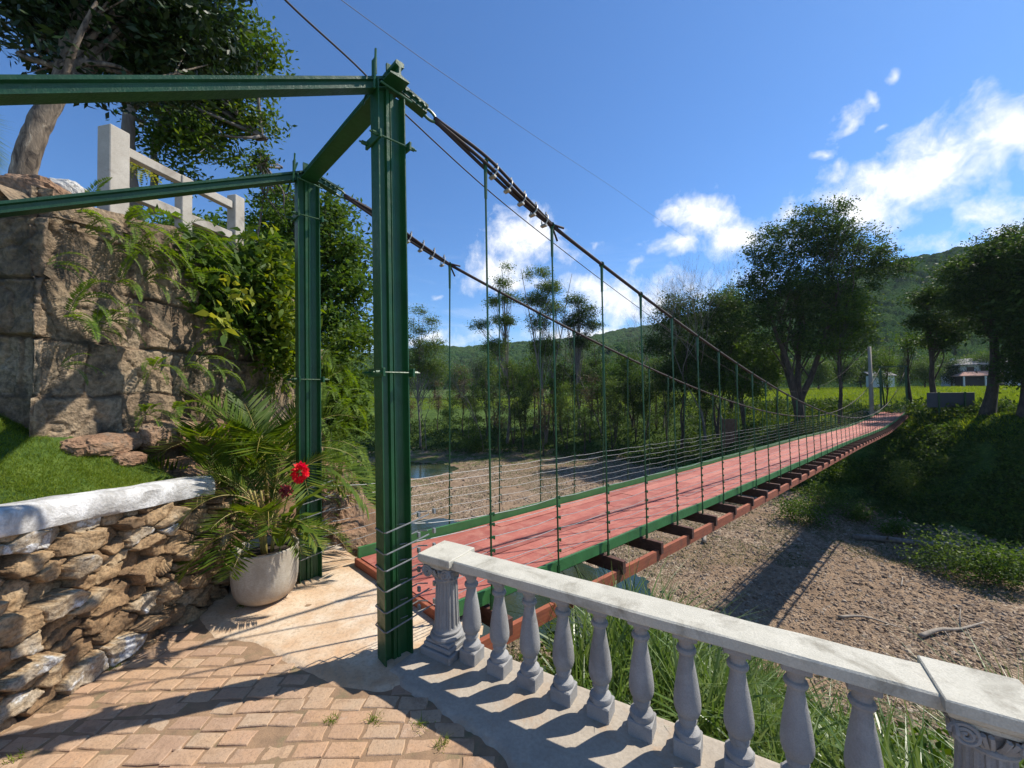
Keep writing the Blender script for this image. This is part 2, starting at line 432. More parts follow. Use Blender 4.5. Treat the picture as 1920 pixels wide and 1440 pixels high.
def m_pot():
    t = mat('cast pot'); n = t.noise(t.mapping(t.pos, (1, 1, .4)), 14, 7, .65, .3); f = t.noise(t.mapping(t.pos, (60, 60, 260)), 1, 4, .6)
    sp = t.n('ShaderNodeSeparateXYZ'); t.l.new(t.co, sp.inputs[0])
    c = t.mix(t.ramp(n, [(.35, 0.0), (.65, 1.0)]), (.34, .30, .24), (.47, .43, .36)); c = t.mix(t.ramp(f, [(.4, .35), (.55, 0.0)]), c, (.2, .17, .13))
    c = t.mix(t.ramp(t.math('ADD', sp.outputs[2], t.math('MULTIPLY', n, .12)), [(.06, .6), (.26, 0.0)]), c, (.34, .21, .11))
    setin(t, 'Base Color', c); setin(t, 'Roughness', .85); bump(t, t.math('ADD', f, n), .35, .005); return t.m
M['pot'] = m_pot()
def m_deck():
    t = mat('red deck boards'); at = t.n('ShaderNodeAttribute', attribute_name='val')
    v = t.mapping(t.pos, (1, 1, 1), (0, 0, -math.atan2(.669, .743))); v = t.mapping(v, (1.2, 14, 6))
    n = t.noise(v, 3.5, 6, .65); g = t.noise(t.pos, 5, 6, .68, .4); f = t.noise(t.pos, 55, 4, .65)
    c = t.ramp(t.math('ADD', t.math('MULTIPLY', n, .6), t.math('MULTIPLY', at.outputs['Fac'], .4)), [(.25, (.22, .052, .038)), (.5, (.36, .100, .072)), (.75, (.48, .18, .13))])
    c = t.mix(t.ramp(g, [(.46, 0.0), (.70, .50)]), c, (.50, .25, .18)); c = t.mix(t.ramp(f, [(.34, .45), (.46, 0.0)]), c, (.17, .07, .05))
    setin(t, 'Base Color', c); setin(t, 'Roughness', .8); bump(t, t.math('ADD', n, t.math('MULTIPLY', f, .5)), .5, .006); return t.m
M['deck'] = m_deck()
def m_timber(name, a, b_):
    t = mat(name); v = t.mapping(t.pos, (1, 1, 1), (0, 0, -math.atan2(.669, .743))); v = t.mapping(v, (2, 8, 22)); n = t.noise(v, 2.5, 6, .65, .4); g = t.noise(t.pos, 9, 5, .6)
    c = t.mix(t.ramp(n, [(.38, 0.0), (.62, 1.0)]), a, b_); c = t.mix(t.ramp(g, [(.5, 0.0), (.7, .5)]), c, (.10, .045, .03))
    setin(t, 'Base Color', c); setin(t, 'Roughness', .75); bump(t, n, .4, .005); return t.m
M['timber'] = m_timber('red brown timber', (.24, .060, .030), (.33, .10, .045))
M['joist'] = m_timber('dark joist timber', (.065, .025, .018), (.11, .045, .03))
def m_water():
    t = mat('river water'); n = t.noise(t.pos, 2.2, 4, .55); n2 = t.noise(t.pos, 11, 3, .5)
    setin(t, 'Base Color', t.mix(t.ramp(t.noise(t.pos, .35, 4), [(.4, 0.0), (.65, 1.0)]), (.020, .035, .022), (.045, .050, .022)))
    setin(t, 'Roughness', .06); setin(t, 'Specular IOR Level', .6); bump(t, t.math('ADD', n, t.math('MULTIPLY', n2, .3)), .18, .05); return t.m
M['water'] = m_water()
def m_ground():
    t = mat('river ground'); at = t.n('ShaderNodeAttribute', attribute_name='val'); veg = at.outputs['Fac']
    big = t.noise(t.pos, .16, 6, .6, .4); md = t.noise(t.pos, 1.1, 6, .65); f = t.noise(t.pos, 9, 5, .7)
    vc = t.voro(t.pos, 9, 'F1', 1); sp = t.n('ShaderNodeSeparateXYZ'); t.l.new(vc, sp.inputs[0]); vd = t.voro(t.pos, 9, 'DISTANCE_TO_EDGE', 0)
    gr = t.ramp(sp.outputs[0], [(0, (.16, .11, .075)), (.4, (.255, .185, .125)), (.75, (.33, .25, .18)), (1, (.44, .35, .25))])
    gr = t.mix(t.ramp(vd, [(0.0, .85), (.05, 0.0)]), gr, (.085, .055, .035))
    soil = t.ramp(t.math('ADD', t.math('MULTIPLY', md, .6), t.math('MULTIPLY', f, .4)), [(.35, (.17, .115, .075)), (.55, (.29, .205, .135)), (.7, (.36, .265, .18))])
    g0 = t.mix(t.ramp(big, [(.44, 0.0), (.56, 1.0)]), gr, soil)
    grn = t.ramp(t.math('ADD', t.math('MULTIPLY', md, .5), t.math('MULTIPLY', f, .5)), [(.34, (.018, .038, .010)), (.5, (.062, .105, .022)), (.62, (.115, .165, .035)), (.74, (.19, .22, .06))])
    k = t.math('ADD', veg, t.math('ADD', t.math('MULTIPLY', t.math('SUBTRACT', md, .5), 1.1), t.math('MULTIPLY', t.math('SUBTRACT', f, .5), .5)))
    c = t.mix(t.ramp(k, [(.40, 0.0), (.60, 1.0)]), g0, grn)
    setin(t, 'Base Color', c); setin(t, 'Roughness', .97); setin(t, 'Specular IOR Level', .1)
    bump(t, t.math('ADD', t.math('MULTIPLY', vd, 2.5), f), .7, .06); return t.m
M['ground'] = m_ground()
def m_hill():
    t = mat('forested hill'); at = t.n('ShaderNodeAttribute', attribute_name='val'); n = t.noise(t.pos, .35, 6, .7); f = t.noise(t.pos, 1.6, 4, .7)
    c = t.ramp(t.math('ADD', t.math('MULTIPLY', at.outputs['Fac'], .55), t.math('MULTIPLY', n, .45)), [(.2, (.018, .048, .016)), (.5, (.040, .088, .026)), (.75, (.072, .120, .032)), (1, (.12, .14, .05))])
    c = t.mix(t.ramp(f, [(.38, .7), (.55, 0.0)]), c, (.010, .024, .011))
    setin(t, 'Base Color', c); setin(t, 'Roughness', 1.0); setin(t, 'Specular IOR Level', 0.0); bump(t, t.math('ADD', n, f), .9, 1.6); return t.m
M['hill'] = m_hill()
M['pebble'] = m_stone('river pebble', [(.1, (.16, .11, .075)), (.4, (.27, .195, .135)), (.75, (.36, .275, .20)), (.95, (.47, .41, .33))], 5, None, .4, .008).m
M['bark_light'] = m_bark('mottled bark', (.035, .026, .02), (.22, .17, .12), 16, (.42, .37, .28))
M['bark'] = m_bark('brown bark', (.030, .022, .016), (.085, .062, .044), 8)
M['bark_grey'] = m_bark('grey bark', (.10, .085, .07), (.20, .175, .15), 8)
M['leaf_dark'] = m_leaf('dark glossy leaves', [(.007, .017, .005), (.014, .032, .007), (.026, .052, .010)], .15, .36, .5)
M['leaf_lit'] = m_leaf('fresh leaves', [(.030, .065, .010), (.060, .115, .014), (.12, .17, .02)], .38)
M['leaf_mid'] = m_leaf('mid green leaves', [(.022, .052, .010), (.058, .115, .016), (.11, .17, .024)], .42)
M['leaf_forest'] = m_leaf('forest leaves', [(.012, .030, .008), (.034, .070, .013), (.085, .135, .024)], .42)
M['leaf_euc'] = m_leaf('grey green leaves', [(.028, .058, .012), (.080, .135, .024), (.14, .19, .038)], .40)
M['leaf_dry'] = m_leaf('dry brown leaves', [(.07, .045, .025), (.12, .085, .04), (.09, .10, .035)], .2)
M['leaf_yel'] = m_leaf('yellow green leaves', [(.05, .095, .010), (.11, .17, .015), (.24, .26, .03)], .42)
M['fern'] = m_leaf('fern fronds', [(.055, .11, .014), (.11, .19, .02), (.20, .27, .035)], .42, .5)
M['palm'] = m_leaf('palm leaflets', [(.035, .075, .010), (.075, .13, .014), (.17, .19, .02)], .38, .42)
M['grass'] = m_leaf('lawn grass', [(.075, .13, .010), (.14, .205, .018), (.26, .29, .06)], .42, .5)
M['reed'] = m_leaf('reed blades', [(.055, .11, .018), (.11, .18, .04), (.24, .30, .12)], .35, .25, .9)
M['field'] = m_leaf('meadow grass', [(.11, .18, .012), (.17, .24, .02), (.28, .33, .05)], .40, .6)
M['cover'] = m_leaf('ground cover leaves', [(.018, .045, .008), (.045, .085, .014), (.10, .14, .025)], .28, .6)
M['variegated'] = m_leaf('variegated leaves', [(.07, .13, .02), (.35, .36, .05), (.10, .16, .02)], .35)
M['stem'] = m_plain('green stem', (.10, .14, .03), .6)
M['cane'] = m_plain('yellow cane', (.30, .24, .06), .6)
M['red'] = m_leaf('red petals', [(.55, .012, .014), (.75, .02, .02), (.62, .03, .03)], .3, .4)
M['pink'] = m_leaf('faded red bracts', [(.22, .03, .03), (.34, .06, .055)], .25, .5)
M['soil'] = m_plain('potting soil', (.035, .024, .016), .95)
M['twig'] = m_plain('dry wood', (.36, .31, .25), .9, .5, 14)
M['wallwhite'] = m_plain('white render', (.70, .69, .66), .8, .1, 1)
M['roofgrey'] = m_plain('grey roof tiles', (.26, .245, .23), .9, .3, 2)
M['roofred'] = m_plain('clay roof tiles', (.50, .27, .19), .9, .25, 2)
M['shutter'] = m_plain('brown shutters', (.09, .045, .03), .7)
M['dark'] = m_plain('dark opening', (.012, .012, .014), .6)
M['board'] = m_plain('grey sign back', (.045, .052, .070), .5, .15, 3)
M['pole'] = m_plain('concrete pole', (.30, .27, .23), .9, .2, 3)
rng = np.random.default_rng(7)
# ---------------------------------------------------------------- terrain
UB = np.array((.743, .669, 0.0))           # bridge direction
P1 = np.array((-.72, 2.42, 0.0)); P2 = np.array((-1.766, 3.44, 0.0))
CR = norm(P1 - P2)
LB = np.array((1.171, -.707, 0.0)) / 1.368  # balustrade direction
LN = np.array((.517, .856, 0.0))            # outward normal of the balustrade (to the river)
B0 = np.array((-.418, 2.477, 0.0))

CP = [(-3, 12, -6), (0, 12, -6), (5, 10, -6), (10, 9, -6), (14, 12, -6), (8, 16, -6), (15, 18, -6), (3, 20, -5.92), (0, 28, -5.9), (-5, 26, -6.02), (10, 25, -6), (18, 22, -6),
      (-3, 38, -5.9), (6, 36, -5.9), (-2, 24, -5.98), (2, 33, -5.85), (5, 28, -5.9), (13, 32, -5.9), (-10, 44, -6.1), (17, 27, -5.9), (22.6, 17.0, -5.9), (21.5, 20.7, -5.7), (23, 25, -5.2), (20, 31, -5.4), (17, 42, -5.2), (2.6, 47, -5.7), (-12, 49, -5.7), (-16, 42, -6.2),
      (20, 10, -6), (30, 5, -6), (15, 3, -6), (26, 13, -5.7), (36, 8, -5.5), (45, 4, -5), (-14, 37, -6.4), (-8, 20, -6.4), (-5, 13, -6.4), (-2, 9, -6.3), (1, 9.3, -6.25),
      (28.2, 21.5, -.9), (28.2, 24, -.75), (29.0, 28.2, -.5), (32, 18, -.9), (38, 13, -.6), (48, 10, 0), (40, 22, -.1), (34, 26, -.3), (25.2, 22.3, -3.8), (25.8, 26, -3.4), (28.8, 18.5, -3.2),
      (22, 34, -1.9), (26, 34, -.9), (24, 31, -2.6), (18, 46, -2.7), (14, 48, -3.2), (9.5, 50, -3.9), (3, 54, -3.6), (-8.3, 55, -3.6), (-22, 56, -3.2), (30, 36, -.5), (24, 42, -1.2),
      (0, 95, -.1), (20, 80, .2), (-30, 95, 0), (30, 45, -.1), (45, 40, .4), (60, 60, 1.1), (80, 70, 1.3), (100, 60, 1.3), (60, 30, .6), (100, 30, .8), (120, 120, 1.8), (0, 150, 1.2), (-60, 150, 2), (-60, 80, 0),
      (-4.2, 3, 2.6), (-4.6, 5, 2.6), (-5.5, 8, 2.3), (-8, 12, 1.2), (-13, 19, 0), (-18, 28, -.6), (-25, 40, -1), (-32, 60, 0), (-12, 6, 3.4), (-25, 15, 3), (-4.4, 1, 2.0), (-12, 0, 3.5),
      (-3.2, 7, .3), (-4.6, 10, -1.8), (-9.0, 16, -3.2), (-12, 24, -3.6), (-16, 33, -3.6), (-1.9, 5.2, -1.3), (-2.6, 5.0, -.4), (-3.0, 4.2, .2), (-1, 6.6, -4.6), (-2.6, 8, -4), (-.6, 4.4, -2.4),
      (-1.5, 2.5, -.6), (0, 1, -.6), (-2, 1, -.6), (-2.9, 3.2, -.1), (1, .3, -.6), (-2.8, 1.2, .6), (-.2, 4.2, -2.6), (.6, 4.6, -3.6), (0.4, 6, -5.2), (1.5, 6.6, -5.4),
      (3.6, 9.6, -5.98), (5.4, 9.0, -5.95), (7.6, 7.8, -5.95), (10, 6.0, -5.95), (12, 3.5, -5.95)]
for s_ in (0.0, .8, 1.6, 2.6, 3.8, 5.2):
    for d_, h_ in ((.35, -.50), (1.6, -1.10), (3.0, -2.0), (4.6, -3.4), (6.0, -5.0)):
        q = B0 + LB * s_ + LN * d_; CP.append((q[0], q[1], h_))
CP = np.array(CP, float)
_D = np.hypot(CP[:, None, 0] - CP[None, :, 0], CP[:, None, 1] - CP[None, :, 1])
_Wt = np.linalg.solve(_D + 1e-6 * np.eye(len(CP)), CP[:, 2])
def terr(x, y, fine=True):
    x = np.asarray(x, float); y = np.asarray(y, float); sh = x.shape; xf = x.ravel(); yf = y.ravel(); h = np.zeros(len(xf))
    for i in range(0, len(xf), 20000):
        h[i:i + 20000] = np.hypot(xf[i:i + 20000, None] - CP[None, :, 0], yf[i:i + 20000, None] - CP[None, :, 1]) @ _Wt
    h = h.reshape(sh)
    R = np.hypot(x, y); k = sst(170, 420, R); h = h * (1 - k) + 1.5 * k
    h = np.clip(h, -6.6, 6)
    h = np.where((x > -3.3) & (x < 4) & (y < 4.6) & (y - 2.7 < -(x + .4) * .62), np.minimum(h, -.6), h)
    h = np.where((x <= -3.3) & (y < 2.75), np.minimum(h, -.2), h)
    if fine:
        bed = sst(-5.0, -5.8, h)
        h = h + fbm(x * .55, y * .55, 0, 3, 3) * (.22 - .13 * bed) * sst(3, 9, R) + fbm(x * 2.6, y * 2.6, 0, 5, 3) * .05 * sst(3, 9, R)
    return h
na, nr = 420, 460
ang = np.radians(np.linspace(-82, 82, na)); rad = 1.9 * (1500 / 1.9) ** np.linspace(0, 1, nr)
AA, RR = np.meshgrid(ang, rad)
GX, GY = RR * np.sin(AA), RR * np.cos(AA); GH = terr(GX, GY)
veg = sst(-5.75, -4.9, GH) * 1.05
veg = np.maximum(veg, .38 * sst(-.1, .35, fbm(GX * .13, GY * .13, 0, 31, 3)) * sst(10, 20, RR)); veg = np.maximum(veg, .50 * sst(30, 46, RR))
veg = np.where((GX > 19) & (GY < 30), np.maximum(veg, sst(18.0, 22.5, GX) * .9), veg)
mb = MB(); mb.grid(np.stack([GX, GY, GH], -1), 0, veg)
struct(mb.build('ground', M['ground'], None, True, True))

# river water: one sheet lying a little below the gravel
wb = MB(); gx, gy = np.meshgrid(np.linspace(-45, 6, 60), np.linspace(5, 60, 60))
wb.grid(np.stack([gx, gy, gx * 0 - 6.16], -1)); struct(wb.build('river_water', M['water'], None, True))

# ---------------------------------------------------------------- landing: slab, apron, pavers, ledge
def flat_poly(name, pts, z0, z1, m, noise_=.006):
    """extruded plan polygon with subdivided top"""
    pts = np.array(pts, float); n = len(pts); b = MB()
    V = np.concatenate([np.c_[pts, np.full(n, z1)], np.c_[pts, np.full(n, z0)]]); b.add(V, [list(range(n))]); j = np.arange(n); k = (j + 1) % n
    b.F.append((np.stack([j, k, n + k, n + j], -1), 0)); return b.build(name, m)
edge = [(-2.75, 5.0), (-1.75, 4.15), (-1.42, 3.62), (-.30, 2.72), (-.24, 2.56)]
ledge_out = [tuple((B0 + LB * s + LN * .15)[:2]) for s in (.2, 1, 2, 3, 4)]
struct(flat_poly('landing_base', [(-3.0, 5.0)] + edge[1:] + ledge_out + [(3.2, -1.5), (-3.0, -1.5)], -2.6, -.035, M['ledge']))
def ptin(x, y, poly):
    ins = np.zeros(np.shape(x), bool); n = len(poly)
    for i in range(n):
        x1, y1 = poly[i]; x2, y2 = poly[(i + 1) % n]
        c = ((y1 > y) != (y2 > y)) & (x < (x2 - x1) * (y - y1) / (y2 - y1 + 1e-12) + x1); ins ^= c
    return ins
# concrete apron between the tower posts and the pavers (its edge worn and irregular)
def px2(px, py): p = W(px, py, 1.0); k = EYE / (EYE - p[2]); return (p[0] * k, k)
ap_front = [px2(*q) for q in ((365, 1155), (400, 1190), (470, 1215), (540, 1240), (590, 1262), (650, 1285), (715, 1300))]
apron_poly = [(-2.35, 3.1), (-2.5, 4.4), (-1.80, 4.1), (-1.44, 3.66), (-.32, 2.76), (-.45, 2.35)] + ap_front[::-1]
gx, gy = np.meshgrid(np.arange(-2.9, .1, .015), np.arange(1.75, 4.7, .015))
jx = gx + fbm(gx * 3, gy * 3, 0, 8, 4) * .08; jy = gy + fbm(gx * 3, gy * 3, 0, 9, 4) * .08
def blur(m, k):
    for _ in range(k):
        m = (m + np.roll(m, 1, 0) + np.roll(m, -1, 0)) / 3; m = (m + np.roll(m, 1, 1) + np.roll(m, -1, 1)) / 3
    return m
def masked_grid(b, X, Y, Z, keep, mi=0, attr=None):
    m, n = X.shape; c = keep[:-1, :-1] & keep[1:, :-1] & keep[:-1, 1:] & keep[1:, 1:]
    i, j = np.nonzero(c); F = np.stack([i * n + j, i * n + j + 1, (i + 1) * n + j + 1, (i + 1) * n + j], -1)
    used = np.unique(F); mp = np.zeros(m * n, np.int64); mp[used] = np.arange(len(used))
    V = np.stack([X, Y, Z], -1).reshape(-1, 3)[used]
    b.add(V, mp[F], mi, None if attr is None else attr.reshape(-1)[used])
am = blur(ptin(jx, jy, apron_poly).astype(float), 16)
b = MB(); masked_grid(b, gx, gy, .006 + fbm(gx * 2, gy * 2, 0, 4, 3) * .010 - .028 * sst(.75, .1, am), am > .03); struct(b.build('concrete_apron', M['apron'], None, True))
# rough concrete ledge under the balustrade
s_ = np.arange(-.16, 4.2, .02); d_ = np.linspace(0, 1, 36); SS, DD = np.meshgrid(s_, d_)
inner = -.34 - .10 * np.sin(SS * 2.1 + .4) + .05 * fbm(SS * 5, DD * 0, 0, 12, 4) - .14 * sst(.35, 1.2, SS)
DD0 = DD; DD = inner + (.16 - inner) * DD
LX = B0[0] + LB[0] * SS + LN[0] * DD; LY = B0[1] + LB[1] * SS + LN[1] * DD
b = MB(); b.grid(np.stack([LX, LY, .012 + fbm(LX * 3, LY * 3, 0, 6, 3) * .012 - .05 * sst(.13, .155, DD) - .05 * sst(.10, .0, DD0)], -1)); struct(b.build('concrete_ledge', M['ledge'], None, True))
# sand bed between the pavers
gx, gy = np.meshgrid(np.arange(-3.1, 2.2, .025), np.arange(.15, 3.4, .025))
bd = (gx - B0[0]) * LN[0] + (gy - B0[1]) * LN[1]
b = MB(); masked_grid(b, gx, gy, -.0045 + fbm(gx * 5, gy * 5, 0, 3, 4) * .009, (bd < .08) & ~((gx > -1.3) & (gy > 3.0))); struct(b.build('sand_bed', M['joint'], None, True))
# pavers: individually laid, slightly tilted, running bond
b = MB(); rr = random.Random(3); pitch_y = .088
inner_edge = np.array([(B0 + LB * s + LN * (-.40 - .10 * math.sin(s * 2.1 + .4) - .14 * float(sst(.35, 1.2, s)))) [:2] for s in np.arange(-.3, 4.2, .1)])
def in_ledge(x, y):
    q = np.array((x, y, 0)) - B0; s = q @ LB; d = q @ LN
    return s > -.25 and d > -.29 - .10 * math.sin(s * 2.1 + .4) - .14 * float(sst(.35, 1.2, s))
row = 0; y = .2
while y < 3.2:
    pw = .150; x = -3.0 + (row % 2) * pw / 2 + rr.uniform(-.02, .02)
    while x < 2.0:
        w = pw * rr.uniform(.82, 1.22); cx, cy = x + w / 2, y + .03 * math.sin(x * 1.3 + y) + .012 * rr.uniform(-1, 1)
        if rr.random() < .985 and not in_ledge(cx, cy) and not ptin(np.array(cx), np.array(cy + .03), apron_poly):
            g = .0022; hx, hy = w / 2 - g, pitch_y / 2 - g; rot = rr.uniform(-.055, .055); c_, s2 = math.cos(rot), math.sin(rot); z = rr.uniform(-.003, .002); tx, ty = rr.uniform(-.012, .012), rr.uniform(-.018, .018)
            ring = []
            for (ix, iy) in ((-1, -1), (0, -1), (1, -1), (1, 0), (1, 1), (0, 1), (-1, 1), (-1, 0)):
                ring.append((ix * hx * (rr.uniform(.88, 1.0)), iy * hy * rr.uniform(.86, 1.0)))
            V = []
            for k, (sc2, dz) in enumerate(((1.0, -.03), (1.0, -.0035), (.93, 0), (.5, .0015))):
                for (ax, ay) in ring:
                    X = ax * sc2 if k != 2 else ax - math.copysign(.0035, ax) * (abs(ax) > .01); Y = ay * sc2 if k != 2 else ay - math.copysign(.0035, ay) * (abs(ay) > .01)
                    V.append((cx + X * c_ - Y * s2, cy + X * s2 + Y * c_, z + dz + tx * X + ty * Y))
            V.append((cx, cy, z + .002)); F = []
            for k in range(3):
                for q in range(8): F.append((k * 8 + q, k * 8 + (q + 1) % 8, k * 8 + 8 + (q + 1) % 8, k * 8 + 8 + q))
            n0 = b.n; b.add(V, F, 0, rr.random()); b.F.append((np.array([(24 + q, 24 + (q + 1) % 8, 32) for q in range(8)]) + n0, 0))
        x += w
    y += pitch_y; row += 1
struct(b.build('brick_paving', M['paver'], None, False, True))

# ---------------------------------------------------------------- suspension bridge
def rail_profile(H, F, Hd):
    """old railway rail cross-section, foot at 0"""
    return [(-F / 2, 0), (F / 2, 0), (F / 2, H * .08), (F * .16, H * .17), (.007, H * .24), (.007, H * .66), (Hd / 2, H * .74), (Hd / 2, H * .95), (Hd * .36, H), (-Hd * .36, H), (-Hd / 2, H * .95), (-Hd / 2, H * .74), (-.007, H * .66), (-.007, H * .24), (-F * .16, H * .17), (-F / 2, H * .08)]
RAIL = rail_profile(.088, .112, .052)
SP = 2.42 * .2006 / .669           # hanger spacing
NI = 58
_di = [-1, 0, 2, 5, 8, 14, 23, 30, 37, 45, 52, 58, 60]; _dh = [.085, .082, .06, .0, -.05, -.13, -.24, -.38, -.50, -.47, -.38, -.28, -.27]
def deck_h(t):
    i = np.asarray(t, float) / SP; r = 0
    for k in (-1.5, -.75, 0, .75, 1.5): r = r + np.interp(i + k, _di, _dh)
    return r / 5
def cable_h(t): i = t / SP; return .10 * np.clip(1 - np.abs(i - .75) / 1.1, 0, 1) + .45 + np.where(i < 29, 2.98, 2.72) * ((i - 29) / 29) ** 2
def bp(side, t, h, off=0.0):
    """point at distance t along the bridge; side 1 = right (near) cable plane, 0 = left"""
    t = np.asarray(t, float); base = P1 if side else P2
    # left cable plane shifted so that both planes are perpendicular to the deck
    q = base + t[..., None] * UB + (CR if side else -CR) * off
    q = q + np.stack([0 * t, 0 * t, 0 * t + h], -1); return q
TE = NI * SP
bridge = empty('suspension_bridge', tuple(P1), 'green and red suspension footbridge of old railway rails and steel cables over the dry riverbed', 'bridge')
BR = lambda b_, n, m, **k: reparent(b_.build(n, m, None, **k))
def reparent(o, par=None):
    par = par or bridge; o.parent = par; o.matrix_parent_inverse = Matrix.Translation(-Vector(par.location)) if par is bridge else Matrix.Identity(4); return o
def kid(o, par): o.parent = par; return o

POST_H = 3.43
for base, lab, hh in ((P1, 'nearer green post of the near tower', POST_H), (P2, 'farther green post of the near tower, behind the flower pot', POST_H)):
    b = MB()
    lean = np.array((-.035, 0, 0)) if base is P1 else np.array((-.02, 0, 0))
    for sg in (-1, 1):
        a = base - UB * sg * .088; prof = RAIL
        b.extr(prof, a + np.array((0, 0, -.05)), a + lean + np.array((0, 0, hh + (.06 if sg > 0 else .02))), UB * sg)
    o = BR(b, 'tower_post', M['green']); o['label'] = lab
    # clamp bars and bolts
    for zc in (1.72, hh - .30):
        c = base + lean * zc / hh + np.array((0, 0, zc)); b = MB()
        for sg in (-1, 1):
            o1 = c + CR * sg * .068
            b.tube([o1 - UB * .15, o1 + UB * .15], .0055, 6)
        for sg in (-1, 1):
            b.box(c + UB * sg * .095, (.014, .19, .05), np.array([UB, CR, (0, 0, 1)]), bev=.002)
            for s2 in (-1, 1): b.tube([c + CR * s2 * .068 + UB * sg * .10, c + CR * s2 * .068 + UB * sg * .135], .012, 6)
        kid(b.build('clamp', M['green']), o)
XB = POST_H + .03
# crossbeam lying over both posts (foot down, head up)
b = MB(); b.extr(rail_profile(.10, .125, .055), P2 - CR * .10 + np.array((-.02, 0, XB)), P1 + CR * .15 + np.array((-.035, 0, XB + .015)), (0, 0, 1)); BR(b, 'crossbeam', M['green'])
# backstays: rails running down and back from each tower head
tops = []
for base, targ, nm in ((P1, W(0, 169, 1.40) - np.array((0, 0, .036)), 'nearer'), (P2, W(0, 393, 2.34) - np.array((0, 0, .036)), 'farther')):
    A = base + np.array((-.03, 0, XB + .045)) + UB * .05; d = targ - A; Bp = A + d * 1.9
    b = MB(); b.extr(rail_profile(.074, .076, .044), A, Bp, (0, 0, 1)); o = BR(b, 'backstay_rail', M['green_rough']); o['label'] = nm + ' sloping green backstay rail'
    b = MB(); c = base + np.array((-.03, 0, XB + .10))
    b.box(c - UB * .10 + CR * .02, (.012, .045, .10), np.array([UB, CR, (0, 0, 1)])); b.box(c + UB * .015 - CR * .03, (.05, .012, .09), np.array([UB, CR, (0, 0, 1)]))
    b.box(c - UB * .02 + CR * .05, (.04, .014, .08), np.array([UB, CR, (0, 0, 1)])); b.tube([c - UB * .12 + CR * .06 - np.array((0, 0, .16)), c - UB * .10 + CR * .04 + np.array((0, 0, .10))], .007, 6)
    b.tube([c - UB * .13 - CR * .07 - np.array((0, 0, .2)), c - UB * .05 - CR * .06 + np.array((0, 0, .08))], .007, 6); b.tube([c - UB * .1 + CR * .1 - np.array((0, 0, .13)), c + UB * .1 + CR * .1 - np.array((0, 0, .16))], .007, 6)
    BR(b, 'tie_bolts', M['green'])
    # link bar carrying the cable eye
    dn = norm(UB * 1.0 + np.array((0, 0, -.28))); S0 = base + np.array((-.03, 0, XB + .035)) + UB * .05; S1 = S0 + dn * .21
    b = MB(); b.extr(rail_profile(.075, .07, .045), S0, S1, (0, 0, 1))
    for q in (.05, .10, .145, .185): b.tube([S0 + dn * q + np.array((0, 0, .03)) - CR * .045, S0 + dn * q + np.array((0, 0, .03)) + CR * .045], .008, 6)
    BR(b, 'link_bar', M['green_rough'])
    b = MB(); cc = S1 + dn * .035 + np.array((0, 0, .03)); th = np.linspace(0, 2 * np.pi, 25)
    up = np.cross(CR, dn); b.tube(cc + np.cos(th)[:, None] * dn * .052 + np.sin(th)[:, None] * up * .032, .010, 7, cap=False); BR(b, 'cable_eye', M['green'])
    tops.append(cc + dn * .04)
# main cables
for side in (1, 0):
    t = np.linspace(2 * SP, TE, 120); P = bp(side, t, cable_h(t)); b = MB()
    b.tube(P, .017, 7)
    e0 = tops[0 if side else 1]; b2 = MB()
    for k, (du, dc) in enumerate(((.034, .012), (.012, -.016), (-.014, .014), (-.038, -.008), (.0, .0))):
        Q = spline([e0 + np.array((0, 0, .012 - k * .006)), bp(side, np.array(1.0 * SP), float(cable_h(1.0 * SP)) + du * 1.1, dc), bp(side, np.array(1.5 * SP), float(cable_h(1.5 * SP)) + du * .8, dc), bp(side, np.array(2.0 * SP), float(cable_h(2 * SP)) + du * .25, dc * .4)], 7)
        b.tube(Q, .0125, 6)
    pe = bp(side, np.array(2 * SP), float(cable_h(2 * SP)))
    b.tube([pe + np.array((0, 0, .01)), pe + UB * .12 + CR * .03 + np.array((0, 0, .0))], .010, 6); b.tube([pe, pe + UB * .07 - np.array((0, 0, .12))], .009, 6)
    o = BR(b, 'main_cable', M['cable'], smooth=True); o['label'] = ('nearer' if side else 'farther') + ' rusty main cable'
    for q in (1.12, 1.32, 1.52, 1.7, 1.88):
        c = bp(side, np.array(q * SP), float(cable_h(q * SP))); b = MB(); th = np.linspace(0, 2 * np.pi, 13)
        tdir = norm(bp(side, np.array((q + .1) * SP), float(cable_h((q + .1) * SP))) - c); upv = norm(np.cross(CR, tdir))
        b.tube(c + np.cos(th)[:, None] * CR * .034 + np.sin(th)[:, None] * upv * .05, .006, 6, cap=False); b.box(c - upv * .055, (.03, .06, .022), np.array([tdir, CR, upv]), bev=.004); b.tube([c + upv * .045, c + upv * .075], .008, 6)
        kid(b.build('cable_clip', M['clampm']), o)
for o_ in [x for x in bpy.data.objects if x.name.startswith('cable_clip')]: o_.matrix_parent_inverse = Matrix.Identity(4)
